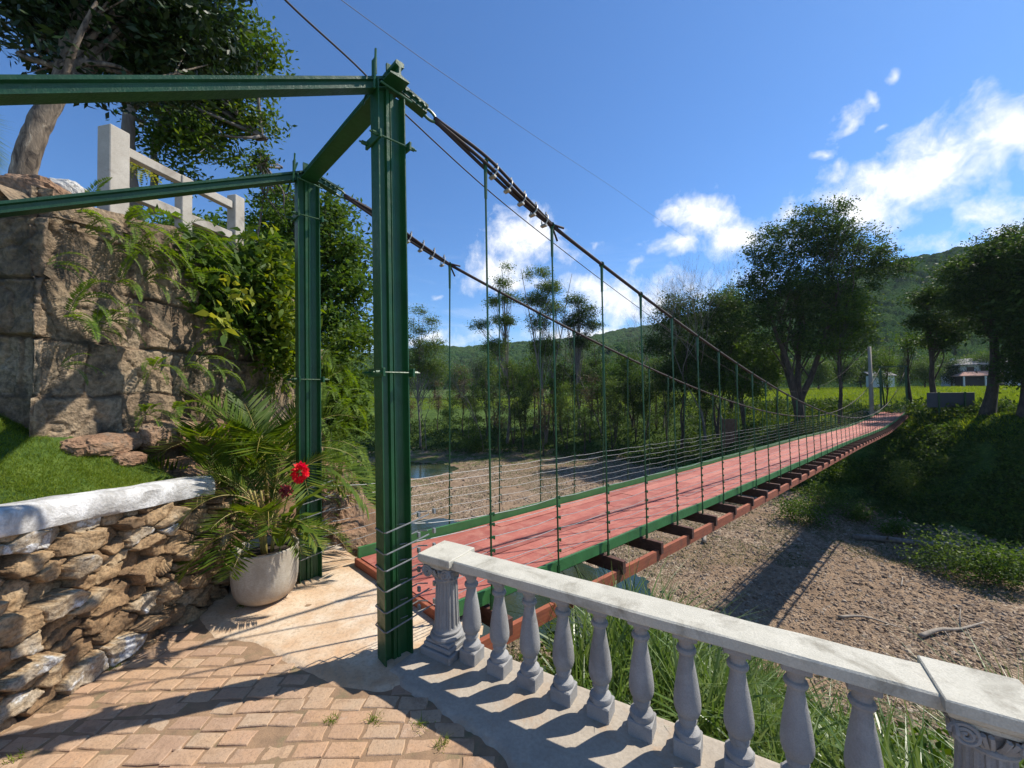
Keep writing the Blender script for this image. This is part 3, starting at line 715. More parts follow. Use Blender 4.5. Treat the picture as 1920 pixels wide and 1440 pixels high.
# hangers
wire_d = [.64, .565, .47, .375, .28, .19]
def hanger_mesh(b, side, i):
    t = np.array(i * SP); lo = float(deck_h(t)) - .03; hi = float(cable_h(t)); r = rr.uniform(-.006, .006)
    A = bp(side, t, hi, 0.0); B_ = bp(side, t + r, lo, .03); n = 6 if i < 20 else 4
    if hi - lo > .5:
        m = bp(side, t, hi - .27); b.tube([A + np.array((0, 0, .02)), m + (B_ - A) * 0.0], [.016, .012], n); b.tube([m, B_], .0082, n)
        if i < 30: th = np.linspace(0, 2 * np.pi, 9); b.tube(A + np.cos(th)[:, None] * CR * .024 + np.sin(th)[:, None] * np.array((0, 0, .026)), .006, 5, cap=False)
    else: b.tube([A, B_], .0085, n)
    for w in wire_d:
        hw = float(deck_h(t)) + w
        if hw < hi and i < 46:
            f = (hi - hw) / (hi - lo); c = A + (B_ - A) * f
            b.box(c + UB * .012, (.042, .013, .016), np.array([UB, CR, (0, 0, 1)])); b.box(c + UB * .03 + np.array((0, 0, -.009)), (.008, .012, .02), np.array([UB, CR, (0, 0, 1)]))
    if i < 30: b.box(bp(side, t, lo + .03, .028), (.03, .012, .14), np.array([UB, CR, (0, 0, 1)]))
rest = MB()
for i in range(1, NI):
    for side in (1, 0):
        if i <= 50: b = MB(); hanger_mesh(b, side, i); BR(b, 'hanger', M['green'])
        else: hanger_mesh(rest, side, i)
o = BR(rest, 'far_hangers', M['green']); o['kind'] = 'stuff'; o['label'] = 'last thin hangers near the far tower'
# railing wires
for side in (1, 0):
    for k, w in enumerate(wire_d):
        t = np.concatenate([[.0], np.arange(1, NI + 1) * SP]); hh = deck_h(t) + w; hh[0] = (.80, .68, .58, .46, .34, .23)[k] if side else (.80, .68, .56, .45, .34, .22)[k]
        tt = []; H_ = []
        for a in range(len(t) - 1):
            for q in (0, .33, .66): tt.append(t[a] + (t[a + 1] - t[a]) * q); H_.append(hh[a] + (hh[a + 1] - hh[a]) * q - .012 * q * (1 - q) * 4 + .004 * rr.uniform(-1, 1))
        tt.append(t[-1]); H_.append(hh[-1]); tt = np.array(tt); H_ = np.array(H_)
        off = np.full(len(tt), .02); P = bp(side, tt, H_, .018)
        b = MB(); b.tube(P, .0027, 5); 
        base = P1 if side else P2; L_ = .10; w_ = .066
        loop = np.array([base + UB * (-L_) * a + CR * w_ * c_ + np.array((0, 0, H_[0] + dz)) for a, c_, dz in ((-1.9, 1, .03), (-.9, 1, .01), (.9, 1.0, -.02), (.95, .6, -.025), (.95, -.9, -.02), (.8, -1, -.015), (-.9, -1, .0), (-1.9, -.9, .02), (-2.2, 0, .03))])
        b.tube(loop, .0045, 5)
        if side:
            for q in (.14, .25): b.box(base + UB * q + CR * .03 + np.array((0, 0, H_[0] + .03)), (.014, .02, .03), np.array([UB, CR, (0, 0, 1)]))
        BR(b, 'railing_wire', M['wire'])
# deck boards
T0 = .42; deck_w0, deck_w1 = .02, 0.0
XW = 1.461
def dp(t, a, h):
    """deck point: t along, a 0..1 across from right plane to left plane"""
    t = np.asarray(t, float); q = P1 + UB * t[..., None] + (P2 - P1) * np.asarray(a, float)[..., None]; q = np.array(q); q[..., 2] += h; return q
b = MB(); nb = 7
for k in range(nb):
    t0 = T0 - .0; j = 0
    while t0 < TE + .4:
        L_ = rr.uniform(2.2, 3.4) if j else rr.uniform(.8, 3.0); t1 = min(t0 + L_, TE + .45)
        tt = np.linspace(t0, t1 - .006, max(2, int((t1 - t0) / .35) + 1)); z = rr.uniform(-.003, .004); g = .0012
        a0, a1 = .035 + k * .93 / nb + g, .035 + (k + 1) * .93 / nb - g; top = []
        for a, dz in ((a0, -.03), (a0, 0), (a1, 0), (a1, -.03)):
            hh = deck_h(tt) + z + dz + .003 * np.sin(tt * 3 + k); top.append(dp(tt, np.full(len(tt), a), hh))
        b.grid(np.stack(top), 0, np.full((4, len(tt)), rr.random()))
        for e_ in (0, -1): b.add([top[0][e_], top[1][e_], top[2][e_], top[3][e_]], [(0, 1, 2, 3)])
        t0 = t1; j += 1
deck = BR(b, 'deck_boards', M['deck'], attr=True)
b = MB(); b.box(dp(np.array(T0 - .022), np.array(.5), float(deck_h(T0)) - .055), (.035, XW * .99, .10), np.array([UB, norm(P2 - P1), (0, 0, 1)]), bev=.004); BR(b, 'end_board', M['timber'])
# green curb boards
for a, lab in ((.012, 'nearer'), (.988, 'farther')):
    tt = np.arange(T0 - .01, TE + .3, .3); z0, z1 = deck_h(tt) - .012, deck_h(tt) + .085; b = MB(); wv = .004 * np.sin(tt * 2.3)
    b.grid(np.stack([dp(tt, np.full(len(tt), a - .009), z0), dp(tt, np.full(len(tt), a - .009), z1 + wv), dp(tt, np.full(len(tt), a + .009), z1 + wv), dp(tt, np.full(len(tt), a + .009), z0), dp(tt, np.full(len(tt), a - .009), z0)]))
    b.add([dp(np.array(tt[0]), np.array(q), h) for q, h in ((a - .009, z0[0]), (a - .009, z1[0]), (a + .009, z1[0]), (a + .009, z0[0]))], [(0, 1, 2, 3)])
    o = BR(b, 'curb_board', M['green_board']); o['label'] = lab + ' green curb board'
# joists and the red outer beams
jo = None
for i in range(1, NI + 1):
    t = np.array(i * SP - .0); c = dp(t, np.array(.5), float(deck_h(t)) - .105)
    if jo is None:
        b = MB(); b.box((0, 0, 0), (.055, XW + .40, .125), np.array([UB, norm(P2 - P1), (0, 0, 1)]), bev=.004); jo = b.build('joist', M['joist']); jo.parent = bridge; oo = jo
    else: oo = jo.copy(); sc.collection.objects.link(oo)
    oo.location = Vector(c) - bridge.location + Vector((rr.uniform(-.01, .01), 0, rr.uniform(-.006, .006))); oo.rotation_euler = (0, 0, rr.uniform(-.012, .012))
for a, lab in ((-.105, 'nearer'), (1.105, 'farther')):
    tt = np.arange(.1, TE + .2, .35); dh = deck_h(tt); b = MB(); w_ = .014
    b.grid(np.stack([dp(tt, np.full(len(tt), a - w_), dh - .235), dp(tt, np.full(len(tt), a - w_), dh - .125), dp(tt, np.full(len(tt), a + w_), dh - .125), dp(tt, np.full(len(tt), a + w_), dh - .235), dp(tt, np.full(len(tt), a - w_), dh - .235)]))
    b.add([dp(np.array(tt[0]), np.array(q), h) for q, h in ((a - w_, dh[0] - .235), (a - w_, dh[0] - .125), (a + w_, dh[0] - .125), (a + w_, dh[0] - .235))], [(0, 1, 2, 3)])
    o = BR(b, 'edge_beam', M['timber']); o['label'] = lab + ' long red timber beam under the joists'
for a in (.2, .8):
    tt = np.arange(.1, TE + .2, .35); dh = deck_h(tt); b = MB(); b.tube(dp(tt, np.full(len(tt), a), dh - .185), .016, 6); BR(b, 'under_cable', M['cable'])
# far tower
for side in (1, 0):
    hT = float(cable_h(TE)); b = MB(); base = bp(side, np.array(TE), 0.0)
    for sg in (-1, 1): b.extr(RAIL, base - UB * sg * .088 + np.array((0, 0, -1.2)), base - UB * sg * .088 + np.array((0, 0, hT + .05)), UB * sg)
    o = BR(b, 'tower_post', M['green']); o['label'] = ('nearer' if side else 'farther') + ' post of the far tower'
    A = base + np.array((0, 0, hT)); b = MB(); b.extr(RAIL, A, A + UB * 2.6 + np.array((0, 0, -3.4)), (0, 0, 1)); BR(b, 'backstay_rail', M['green'])
hT = float(cable_h(TE)); b = MB(); b.extr(RAIL, bp(0, np.array(TE), hT + .05) - CR * .12, bp(1, np.array(TE), hT + .05) + CR * .12, (0, 0, 1)); BR(b, 'crossbeam', M['green'])

# ---------------------------------------------------------------- balustrade
bal = empty('balustrade', tuple(B0), 'grey precast concrete balustrade with turned balusters beside the bridge entrance', 'balustrade')
def bkid(o): o.parent = bal; o.location = o.location; return o
RH = .602
prof = [(.0, .085), (.062, .085), (.066, .098), (.060, .112), (.040, .122), (.034, .130), (.033, .138), (.045, .146), (.048, .158), (.042, .172), (.058, .186), (.0665, .210), (.0675, .235), (.063, .275), (.055, .325), (.045, .375), (.037, .415), (.0335, .440), (.034, .446), (.046, .452), (.050, .462), (.046, .472), (.036, .478), (.035, .488), (.042, .505), (.056, .520), (.060, .528), (.0, .528)]
prof = [(r_ * .84, z_ * (RH - .045) / .565) for r_, z_ in prof]
AXB = np.array([LB, LN, (0, 0, 1.0)])
def baluster():
    b = MB(); b.lathe(prof, (0, 0, 0), 28); b2 = b
    b2.box((0, 0, .038), (.110, .110, .096), AXB, bev=.006); b2.box((0, 0, RH - .066), (.100, .100, .045), AXB, bev=.005)
    return b2
first = None
for k in range(1, 12):
    s = .1972 * k - .006
    if s > 2.1: continue
    if first is None: b = baluster(); first = b.build('baluster', M['baluster'], bal, True, sharp=35); o = first
    else: o = first.copy(); sc.collection.objects.link(o)
    o.location = Vector(LB * s); o.rotation_euler = (0, 0, 0)
for s in (2.50, 2.70):
    o = first.copy(); sc.collection.objects.link(o); o.location = Vector(LB * s)
# pilasters with fluted shaft and scrolled capital
def pilaster():
    b = MB(); n = 96; a = np.arange(n) / n * 2 * np.pi; zz = np.array([.15, .16, .175, .2, .3, .4, .445, .45])
    fl = np.where(np.cos(a * 16) > .2, 1.0, .90)
    V = []
    for z in zz:
        r0 = .078 - .012 * (z - .15) / .3
        f = fl if .17 < z < .448 else 1.0
        V.append(np.stack([r0 * f * np.cos(a), r0 * f * np.sin(a), a * 0 + z], -1))
    V = np.array(V); b.grid(np.concatenate([V, V[:, :1]], 1))
    b.lathe([(.0, .10), (.098, .10), (.104, .114), (.098, .126), (.084, .132), (.090, .139), (.090, .147), (.080, .155), (.078, .16)], (0, 0, 0), 32)
    b.lathe([(.066, .445), (.074, .448), (.077, .456), (.072, .464), (.066, .468), (.070, .50), (.088, .535), (.0, .54)], (0, 0, 0), 32)
    b.box((0, 0, .022), (.235, .235, .064), AXB, bev=.006); b.box((0, 0, .068), (.205, .205, .028), AXB, bev=.006); b.box((0, 0, .092), (.185, .185, .02), AXB, bev=.004)
    for i, sx in enumerate((-1, 1)):
        for sy in (-1, 1):
            c = LB * sx * .074 + LN * sy * .074; th = np.linspace(0, 4.6 * np.pi, 60); rr_ = .036 * (1 - th / (5.2 * np.pi)); d = norm(LB * sx + LN * sy)
            for dirv in (LB * sx, LN * sy):
                oth = LN * sy if dirv is not LN * sy and abs(dirv @ LB) > .5 else LB * sx
                P = c + oth * .022 + np.cos(th)[:, None] * rr_[:, None] * dirv + np.sin(th)[:, None] * rr_[:, None] * np.array((0, 0, 1)) + np.array((0, 0, .508))
                b.tube(P, .0075, 6)
            for q in (.25, .5, .75):
                P = spline([LB * sx * .03 * q + LN * sy * .06 + np.array((0, 0, .466)), LB * sx * .055 * q + LN * sy * .085 + np.array((0, 0, .495)), LB * sx * .075 * q + LN * sy * .098 + np.array((0, 0, .525))], 4); b.tube(P, [.008] * len(P), 5)
                P = spline([LN * sy * .03 * q + LB * sx * .06 + np.array((0, 0, .466)), LN * sy * .055 * q + LB * sx * .085 + np.array((0, 0, .495)), LN * sy * .075 * q + LB * sx * .098 + np.array((0, 0, .525))], 4); b.tube(P, [.008] * len(P), 5)
    return b
def pcap():
    b = MB(); V = []
    for z, h in ((.530, .088), (.545, .092), (.560, .112), (.574, .120), (.578, .124), (.612, .124), (.616, .120)):
        V.append([LB * h * x + LN * h * y + np.array((0, 0, z)) for x, y in ((-1, -1), (1, -1), (1, 1), (-1, 1), (-1, -1))])
    b.grid(np.array(V)); b.add(np.array(V[-1][:4]), [(0, 1, 2, 3)]); return b
pil = None
for s, lab in ((0.0, 'small end pilaster by the bridge post'), (2.27, 'pilaster nearest the right edge')):
    if pil is None: pil = pilaster().build('pilaster', M['baluster'], bal, False); cap = pcap().build('pilaster_cap', M['railtop'], pil); o = pil
    else: o = pil.copy(); sc.collection.objects.link(o); c2 = cap.copy(); sc.collection.objects.link(c2); c2.parent = o
    o.location = Vector(LB * s); o['label'] = lab
for s0, s1 in ((.100, 2.168), (2.372, 3.6)):
    b = MB(); ss = np.arange(s0, s1 + .01, .03); V = []
    sec = [(-.086, -.052), (.086, -.052), (.090, -.046), (.090, -.006), (.082, .0), (-.082, .0), (-.090, -.006), (-.090, -.046), (-.086, -.052)]
    for s in ss:
        V.append([LB * s + LN * (u_ + .003 * vnoise(s * 6, k * 3.1, 0, 4)) + np.array((0, 0, RH + .004 + z_ + .0025 * vnoise(s * 5, k * 1.7, 0, 5))) for k, (u_, z_) in enumerate(sec[:-1])])
        V[-1].append(V[-1][0])
    V = np.array(V); b.grid(V)
    for e_ in (0, -1): b.add(V[e_, :8], [tuple(range(8))])
    b.build('hand_rail', M['railtop'], bal)

# ---------------------------------------------------------------- stone walls on the left
def path_pts(P, du):
    P = spline(P, 12); d = np.concatenate([[0], np.cumsum(np.linalg.norm(np.diff(P, axis=0), axis=1))]); u = np.arange(0, d[-1], du)
    Q = np.stack([np.interp(u, d, P[:, k]) for k in range(P.shape[1])], 1); T = norm(np.gradient(Q[:, :2], axis=0)); N = np.stack([T[:, 1], -T[:, 0]], 1); return u, Q, N
def face(P, z0f, z1f, du, dispf, batter=0.0):
    """relief surface following a plan path; normal to the right of travel"""
    u, Q, N = path_pts(P, du); z0 = z0f(u); z1 = z1f(u); nv = int((z1 - z0).max() / du) + 1; vv = np.linspace(0, 1, nv)
    U, Vv = np.meshgrid(u, vv); Z = z0[None] + (z1 - z0)[None] * Vv; D, A = dispf(U, Z)
    D = D - batter * (Z - .1); X = Q[None, :, 0] + N[None, :, 0] * D; Y = Q[None, :, 1] + N[None, :, 1] * D
    return np.stack([X, Y, Z], -1), A
def rubble(U, Z):
    wu = U + .05 * fbm(U * 6, Z * 6, 0, 40, 3) + .02 * fbm(U * 18, Z * 18, 0, 43, 2); wz = Z + .035 * fbm(U * 5, Z * 6, 0, 41, 3) + .012 * fbm(U * 20, Z * 20, 0, 44, 2) + .05 * U * 0
    d1, d2, cid, cx, cy = worley(wu / .150, (wz - .10 * wu) / .094, 11, .98); e = d2 - d1; q = np.floor(cid * 4096)
    h2 = _h(q.astype(np.int64), 5, 2, 9); h3 = _h(q.astype(np.int64), 7, 3, 9); h4 = _h(q.astype(np.int64), 2, 9, 4)
    pl = (wu / .150 - cx) * (h2 - .5) * .07 + (wz / .094 - cy) * (h3 - .5) * .05
    D = .075 * (h4 - .35) + pl + .014 * fbm(U * 14, Z * 20, 0, 46, 3)
    rid = np.abs(fbm(U * 7, Z * 9, 0, 48, 3)) * .03
    D = np.maximum(-.085 + 0 * D, (D + rid) * sst(0, .09, e) - .085 * (1 - sst(0.0, .10, e)))
    white = (cid > .83)
    A = np.where(white, .97, .12 + .62 * h2)
    A = np.where(e < .06, .14, A); return D, A
dry = empty('dry_stone_wall', (-2.42, 2.0, 0), 'low dry stone retaining wall with whitewashed coping along the left side', 'stone wall')
def wkid(o, par, loc): o.parent = par; o.matrix_parent_inverse = Matrix.Translation(-Vector(loc)); return o
dpath = [(-2.42, .35), (-2.42, 1.2), (-2.42, 1.86), (-2.36, 2.5), (-2.30, 2.98), (-2.36, 3.25), (-2.62, 3.42), (-3.0, 3.46)]
b = MB(); V, A = face(dpath, lambda u: u * 0 - .05, lambda u: np.interp(u, [0, 1.5, 2.7, 3.1, 3.8], [.98, .955, .86, .80, .66]), .0075, rubble, .03)
b.grid(V, 0, A, True)
wkid(b.build('stonework', M['fieldstone'], None, True, True), dry, (-2.42, 2.0, 0))
u, Q, N = path_pts([(-2.42, .35), (-2.42, 1.2), (-2.42, 1.86), (-2.36, 2.5), (-2.285, 3.02)], .02)
sec = [(-.16, -.02), (-.16, .105), (-.13, .118), (.0, .12), (.02, .112), (.034, .09), (.038, .05), (.034, .012), (.028, -.012), (.0, -.02)]
top0 = np.interp(u, [0, 1.5, 2.7], [.98, .955, .86]); V = []
for k, (a_, h_) in enumerate(sec):
    nz = .010 * fbm(u * 5, u * 0 + k * 1.3, 0, 51, 3); nz2 = .008 * fbm(u * 6, u * 0 + k * 1.3, 0, 52, 3)
    V.append(np.stack([Q[:, 0] + N[:, 0] * (a_ + nz), Q[:, 1] + N[:, 1] * (a_ + nz), top0 + h_ + nz2], -1))
b = MB(); V = np.array(V); b.grid(V); b.add(V[:, -1], [list(range(len(sec)))]); wkid(b.build('coping', M['whitewash'], None, True, sharp=50), dry, (-2.42, 2.0, 0))

def blocks(seed, ch=.36, bl=.62):
    def f(U, Z):
        wz = Z + .03 * fbm(U * 2.2, Z * 2, 0, seed, 3) + .012 * fbm(U * 9, Z * 9, 0, seed + 9, 2); wu = U + .04 * fbm(U * 2.5, Z * 2.5, 0, seed + 1, 3) + .012 * fbm(U * 10, Z * 8, 0, seed + 8, 2)
        r = wz / ch; ri = np.floor(r).astype(np.int64); off = _h(ri, 3, 1, seed) * 1.0; c = wu / bl + off; ci = np.floor(c).astype(np.int64)
        jl = .25 * (_h(ci, ri, 1, seed) - .5); jr = 1 + .25 * (_h(ci + 1, ri, 1, seed) - .5); fc = c - ci
        ci2 = np.where(fc < jl, ci - 1, np.where(fc > jr, ci + 1, ci)); 
        lo = ci2 + .25 * (_h(ci2, ri, 1, seed) - .5); hi = ci2 + 1 + .25 * (_h(ci2 + 1, ri, 1, seed) - .5)
        ex = np.minimum(c - lo, hi - c) * bl; ez = np.minimum(r - ri, ri + 1 - r) * ch; e = np.minimum(ex, ez)
        h1 = _h(ci2, ri, 2, seed); h2 = _h(ci2, ri, 4, seed); h3 = _h(ci2, ri, 5, seed)
        D = .06 * (h1 - .5) + (fc - .5) * .06 * (h2 - .5) + (r - ri - .5) * .05 * (h3 - .5) + .030 * fbm(U * 4.2, Z * 4.2, 0, seed + 4, 4) + .02 * np.abs(fbm(U * 1.6, Z * 2.2, 0, seed + 5, 4)) - .022 * sst(.05, .0, np.abs(fbm(U * 1.9 + 3, Z * 2.6, 0, seed + 12, 4))) + .012 * np.round(fbm(U * 3.5, Z * 4.5, 0, seed + 13, 3) * 3.5) / 3.5 + .009 * fbm(U * 18, Z * 18, 0, seed + 14, 3)
        D = D * sst(0, .02, e) - .034 * (1 - sst(0, .014, e)) * (.4 + .8 * sst(-.2, .3, fbm(U * 2.5, Z * 2.5, 0, seed + 6, 3))); 
        return D, np.where(e < .012, .15, .25 + .5 * h3)
    return f
bw = empty('block_wall', (-3.0, 2.55, 1.0), 'tall wall of large rough stone blocks with ferns growing from its joints, under the big tree', 'stone wall')
BWL = (-3.0, 2.55, 1.0)
topf = lambda y: np.interp(y, [2.5, 2.9, 3.6, 4.6, 7.0], [2.97, 3.02, 3.14, 3.28, 3.2])
P_ = [(-6.8, 2.66), (-5.0, 2.58), (-3.7, 2.52), (-3.14, 2.50), (-3.06, 2.51), (-3.03, 2.58), (-3.02, 2.75), (-2.99, 3.2), (-2.99, 4.2), (-3.09, 5.4), (-3.27, 7.0)]
_u, _Q, _N = path_pts(P_, .012)
def wtop(u): x = np.interp(u, _u, _Q[:, 0]); y = np.interp(u, _u, _Q[:, 1]); return np.where(y > 2.6, topf(y), 3.0) + .03 * fbm(u * 3, u * 0, 0, 61, 3)
uc = float(_u[np.argmax(_Q[:, 1] > 2.56)])
b = MB(); V, A = face(P_, lambda u: np.where(u < uc - .3, .8, .1) + 0 * u, wtop, .012, blocks(70, .40, .66), .05)
b.grid(V, 0, A, True); wkid(b.build('stone_face', M['block'], None, True, True), bw, BWL)
# earth and rubble top of the wall
yy_ = np.linspace(2.45, 6.9, 150); xx_ = np.linspace(0, 1, 60); XX, YY = np.meshgrid(xx_, yy_); x0 = np.interp(YY, [2.45, 4.2, 7], [-3.16, -3.16, -3.46]) + .05 * fbm(YY * 4, YY * 0, 0, 66, 2)
X = x0 - XX * 4.5; Z = topf(YY) - .03 + .08 * sst(0, .15, XX) * (1 + fbm(X * 4, YY * 4, 0, 64, 4)) + .25 * XX - .12 * sst(.03, .0, XX)
b = MB(); b.grid(np.stack([X, YY, Z], -1), 0, .4 + .4 * fbm(X * 3, YY * 3, 0, 65, 3)); struct(b.build('terrace_soil', M['block'], None, True, True))

def rock(seed, c, size, m, name='boulder', label=None, group=None, rot=0.0, res=40, amp=.22):
    th = np.linspace(0, np.pi, res); ph = np.linspace(0, 2 * np.pi, res * 2); T, Pp = np.meshgrid(th, ph); x, y, z = np.sin(T) * np.cos(Pp), np.sin(T) * np.sin(Pp), np.cos(T)
    # blocky superellipsoid
    f = lambda v: np.sign(v) * np.abs(v) ** .72
    r = 1 + amp * fbm(x * 1.7 + seed, y * 1.7, z * 1.7, seed, 3) + .12 * np.abs(fbm(x * 4, y * 4, z * 4 + seed, seed, 4)) + .05 * fbm(x * 9, y * 9, z * 9, seed + 2, 3)
    V = np.stack([f(x) * r * size[0] / 2, f(y) * r * size[1] / 2, f(z) * r * size[2] / 2], -1)
    V[-1] = V[0]
    b = MB(); b.grid(V, 0, .5 + .35 * fbm(x * 2, y * 2, z * 2, seed + 3, 2)); o = b.build(name, m, None, False, True); o.location = c; o.rotation_euler = (0, 0, rot)
    return tag(o, label, 'rock', group)
def pz(px, py, z, dx=0): p = W(px, py, z); return (p[0] + dx, p[1], p[2])
rock(3, pz(190, 836, 2.85), (.26, .50, .17), M['boulder'], label='long low boulder at the foot of the block wall beside the lawn', group='boulders under the block wall', rot=.1)
rock(5, pz(300, 815, 3.35), (.28, .50, .24), M['boulder'], label='squarish boulder at the foot of the block wall, left of the palm fronds', group='boulders under the block wall', rot=-.1)
rock(8, pz(385, 812, 3.85), (.34, .5, .26), M['boulder'], label='rock at the wall foot half hidden behind the palm fronds', group='boulders under the block wall', rot=.2)
rock(15, pz(240, 862, 2.9), (.16, .24, .10), M['boulder'], label='small flat rock poking out at the upper edge of the lawn', group='boulders under the block wall', rot=.2)
rock(9, pz(345, 890, 3.4), (.36, .4, .3), M['boulder'], label='earthy rock behind the end of the dry stone wall', group='boulders under the block wall', rot=.4)
rock(11, pz(125, 362, 3.0), (.24, .2, .17), M['pale_rock'], label='pale grey rock lying on top of the block wall', rot=.3)
rock(12, pz(70, 372, 2.85), (.42, .34, .24), M['boulder'], label='brown rock on the wall top beside the tree foot', group='rocks on the wall top', rot=.1)
rock(13, pz(20, 375, 2.9), (.40, .4, .22), M['boulder'], label='dark rock on the wall top at the left edge', group='rocks on the wall top', rot=.6)
rock(21, pz(620, 985, 4.7), (.50, .5, .75), M['boulder'], label='tall reddish rock just behind the far tower post', group='rocks by the bridge entrance', rot=.5, amp=.3)
rock(22, pz(652, 960, 5.1), (.42, .45, .70), M['boulder'], label='pointed reddish rock between the tower posts', group='rocks by the bridge entrance', rot=.1, amp=.3)
rock(23, pz(645, 1010, 4.5), (.42, .36, .42), M['boulder'], label='rounded rock at the corner of the concrete apron', group='rocks by the bridge entrance', rot=.9, amp=.3)
rock(24, pz(612, 1035, 4.3), (.25, .25, .25), M['boulder'], label='small rock at the foot of the tower post beside the apron', group='rocks by the bridge entrance', rot=.9)
rock(25, pz(600, 930, 5.4), (.7, .6, .8), M['boulder'], label='rock behind the green post with ferns on top', group='rocks by the bridge entrance', rot=.3)

# concrete railing on the terrace
rl = empty('concrete_railing', (-3.5, 3.45, 3.2), 'weathered concrete post and rail guard on top of the block wall', 'railing'); RL = (-3.5, 3.45, 3.2)
RA, RB = np.array((-3.50, 3.45, 0)), np.array((-3.24, 4.62, 0)); rd = norm(RB - RA); rn = np.array((rd[1], -rd[0], 0)); AXR = np.array([rd, rn, (0, 0, 1.0)])
for f_, w_, lo, hi, lab in ((0, .15, 3.1, 3.95, 'left end post'), (.50, .105, 3.2, 3.84, 'middle post'), (1.0, .125, 3.1, 3.93, 'right end post')):
    c = RA + (RB - RA) * f_; b = MB(); b.box(c + np.array((0, 0, (lo + hi) / 2)), (w_, w_, hi - lo), AXR, bev=.006); o = wkid(b.build('post', M['oldconcrete'], None), rl, RL); o['label'] = lab
for h_, t_ in ((3.80, .085), (3.44, .085)):
    b = MB(); b.box((RA + RB) / 2 + np.array((0, 0, h_)), (np.linalg.norm(RB - RA) - .15, .075, t_), AXR, bev=.005); wkid(b.build('rail', M['oldconcrete'], None), rl, RL)

# lawn between coping and block wall
gx, gy = np.meshgrid(np.linspace(-7.5, -2.45, 150), np.linspace(-.3, 3.4, 110))
def lawn_h(x, y):
    base = np.interp(y, [.3, 1.9, 3.0], [1.075, 1.045, .955]); d = np.clip(-2.56 - x, 0, 9)
    return base - .005 + .66 * np.minimum(d, .5) + .62 * np.clip(d - .5, 0, .6) + .25 * np.clip(d - 1.1, 0, 9) + .02 * fbm(x * 3, y * 3, 0, 71, 3) - .35 * sst(3.0, 3.35, y)
def lawn_keep(x, y): return (x < np.interp(y, [0, 1.86, 2.5, 3.02, 3.4], [-2.55, -2.55, -2.49, -2.42, -2.5]))
b = MB(); masked_grid(b, gx, gy, lawn_h(gx, gy), lawn_keep(gx, gy), 0, gx * 0 + .9); ln = b.build('lawn_ground', M['ground'], None, True, True); struct(ln)
n = 150000; x = -2.46 - rng.random(n) ** 1.5 * 2.6; y = .9 + rng.random(n) * 2.25
k = lawn_keep(x - .01, y) & (y < 2.62 + .0 * x + np.where(x > -3.0, .6, 0)); k &= rng.random(n) < np.clip(.55 + .9 * fbm(x * 5, y * 5, 0, 77, 3) + .25, .1, 1) * np.clip((3.2 - y) * 2, 0, 1); x, y = x[k], y[k]; n = len(x)
def blades(x, y, z, L, Wd, lean, rng, segs=2):
    n = len(x); a = rng.random(n) * 2 * np.pi; wd = rng.random(n) * 2 * np.pi; base = np.stack([x, y, z], -1)
    side = np.stack([np.cos(a), np.sin(a), 0 * a], -1) * (Wd / 2)[:, None]; ld = np.stack([np.cos(wd), np.sin(wd), 0 * a], -1); P = [base]
    for s in range(1, segs + 1):
        f = s / segs; P.append(base + ld * (lean * L * f * f)[:, None] + np.array((0, 0, 1)) * (L * f * (1 - .35 * np.minimum(lean, 1.6) * f))[:, None])
    V = []; 
    for s in range(segs + 1):
        w = (1 - (s / segs) ** 1.6) if s < segs else .04
        V += [P[s] - side * w, P[s] + side * w]
    V = np.stack(V, 1); m = 2 * (segs + 1); F = []
    for s in range(segs): F.append(np.arange(n)[:, None] * m + np.array((2 * s, 2 * s + 1, 2 * s + 3, 2 * s + 2)))
    return V.reshape(-1, 3), np.concatenate(F)
b = MB(); L = .022 + .03 * rng.random(n) ** 2; V, F = blades(x, y, lawn_h(x, y) - .004, L, .0035 + 0 * L, .4 + .9 * rng.random(n), rng); b.add(V, F)
tag(b.build('lawn_grass', M['grass'], None), 'short bright lawn above the dry stone wall', 'grass', kind='stuff')

# ---------------------------------------------------------------- foliage tools
def leafquads(C, D, Nn, L, Wd):
    """kite leaves: C base, D direction, Nn approx normal"""
    S = norm(np.cross(D, Nn)); m = C + D * (L * .45)[:, None]
    V = np.stack([C, m - S * (Wd / 2)[:, None], C + D * L[:, None], m + S * (Wd / 2)[:, None]], 1)
    F = np.arange(len(C))[:, None] * 4 + np.arange(4); return V.reshape(-1, 3), F
def rdir(n, rng, up=0.0, flat=1.0):
    d = rng.normal(size=(n, 3)); d[:, 2] = d[:, 2] * flat + up; return norm(d)
def cloud(b, centres, sig, per, L, asp, rng, up=.15, droop=-.1, mi=0, flat=.65):
    n = len(centres) * per; C = np.repeat(centres, per, 0); g = rng.normal(size=(n, 3)) * np.array((1, 1, flat)) * np.repeat(np.zeros(len(centres)) + sig, per)[:, None]
    C = C + g; Ls = L * (.6 + .8 * rng.random(n)); D = rdir(n, rng, droop, .7); Nn = rdir(n, rng, .9)
    V, F = leafquads(C, D, Nn, Ls, Ls * asp); b.add(V, F, mi)
def crown_pts(blobs, n, rng, shell=.45):
    w = np.array([q[3] * q[4] * q[5] for q in blobs]) ** .8; w = w / w.sum(); k = rng.choice(len(blobs), n, p=w); B_ = np.array(blobs)[k]
    d = norm(rng.normal(size=(n, 3))); r = rng.random(n) ** shell; return B_[:, :3] + d * r[:, None] * B_[:, 3:6]
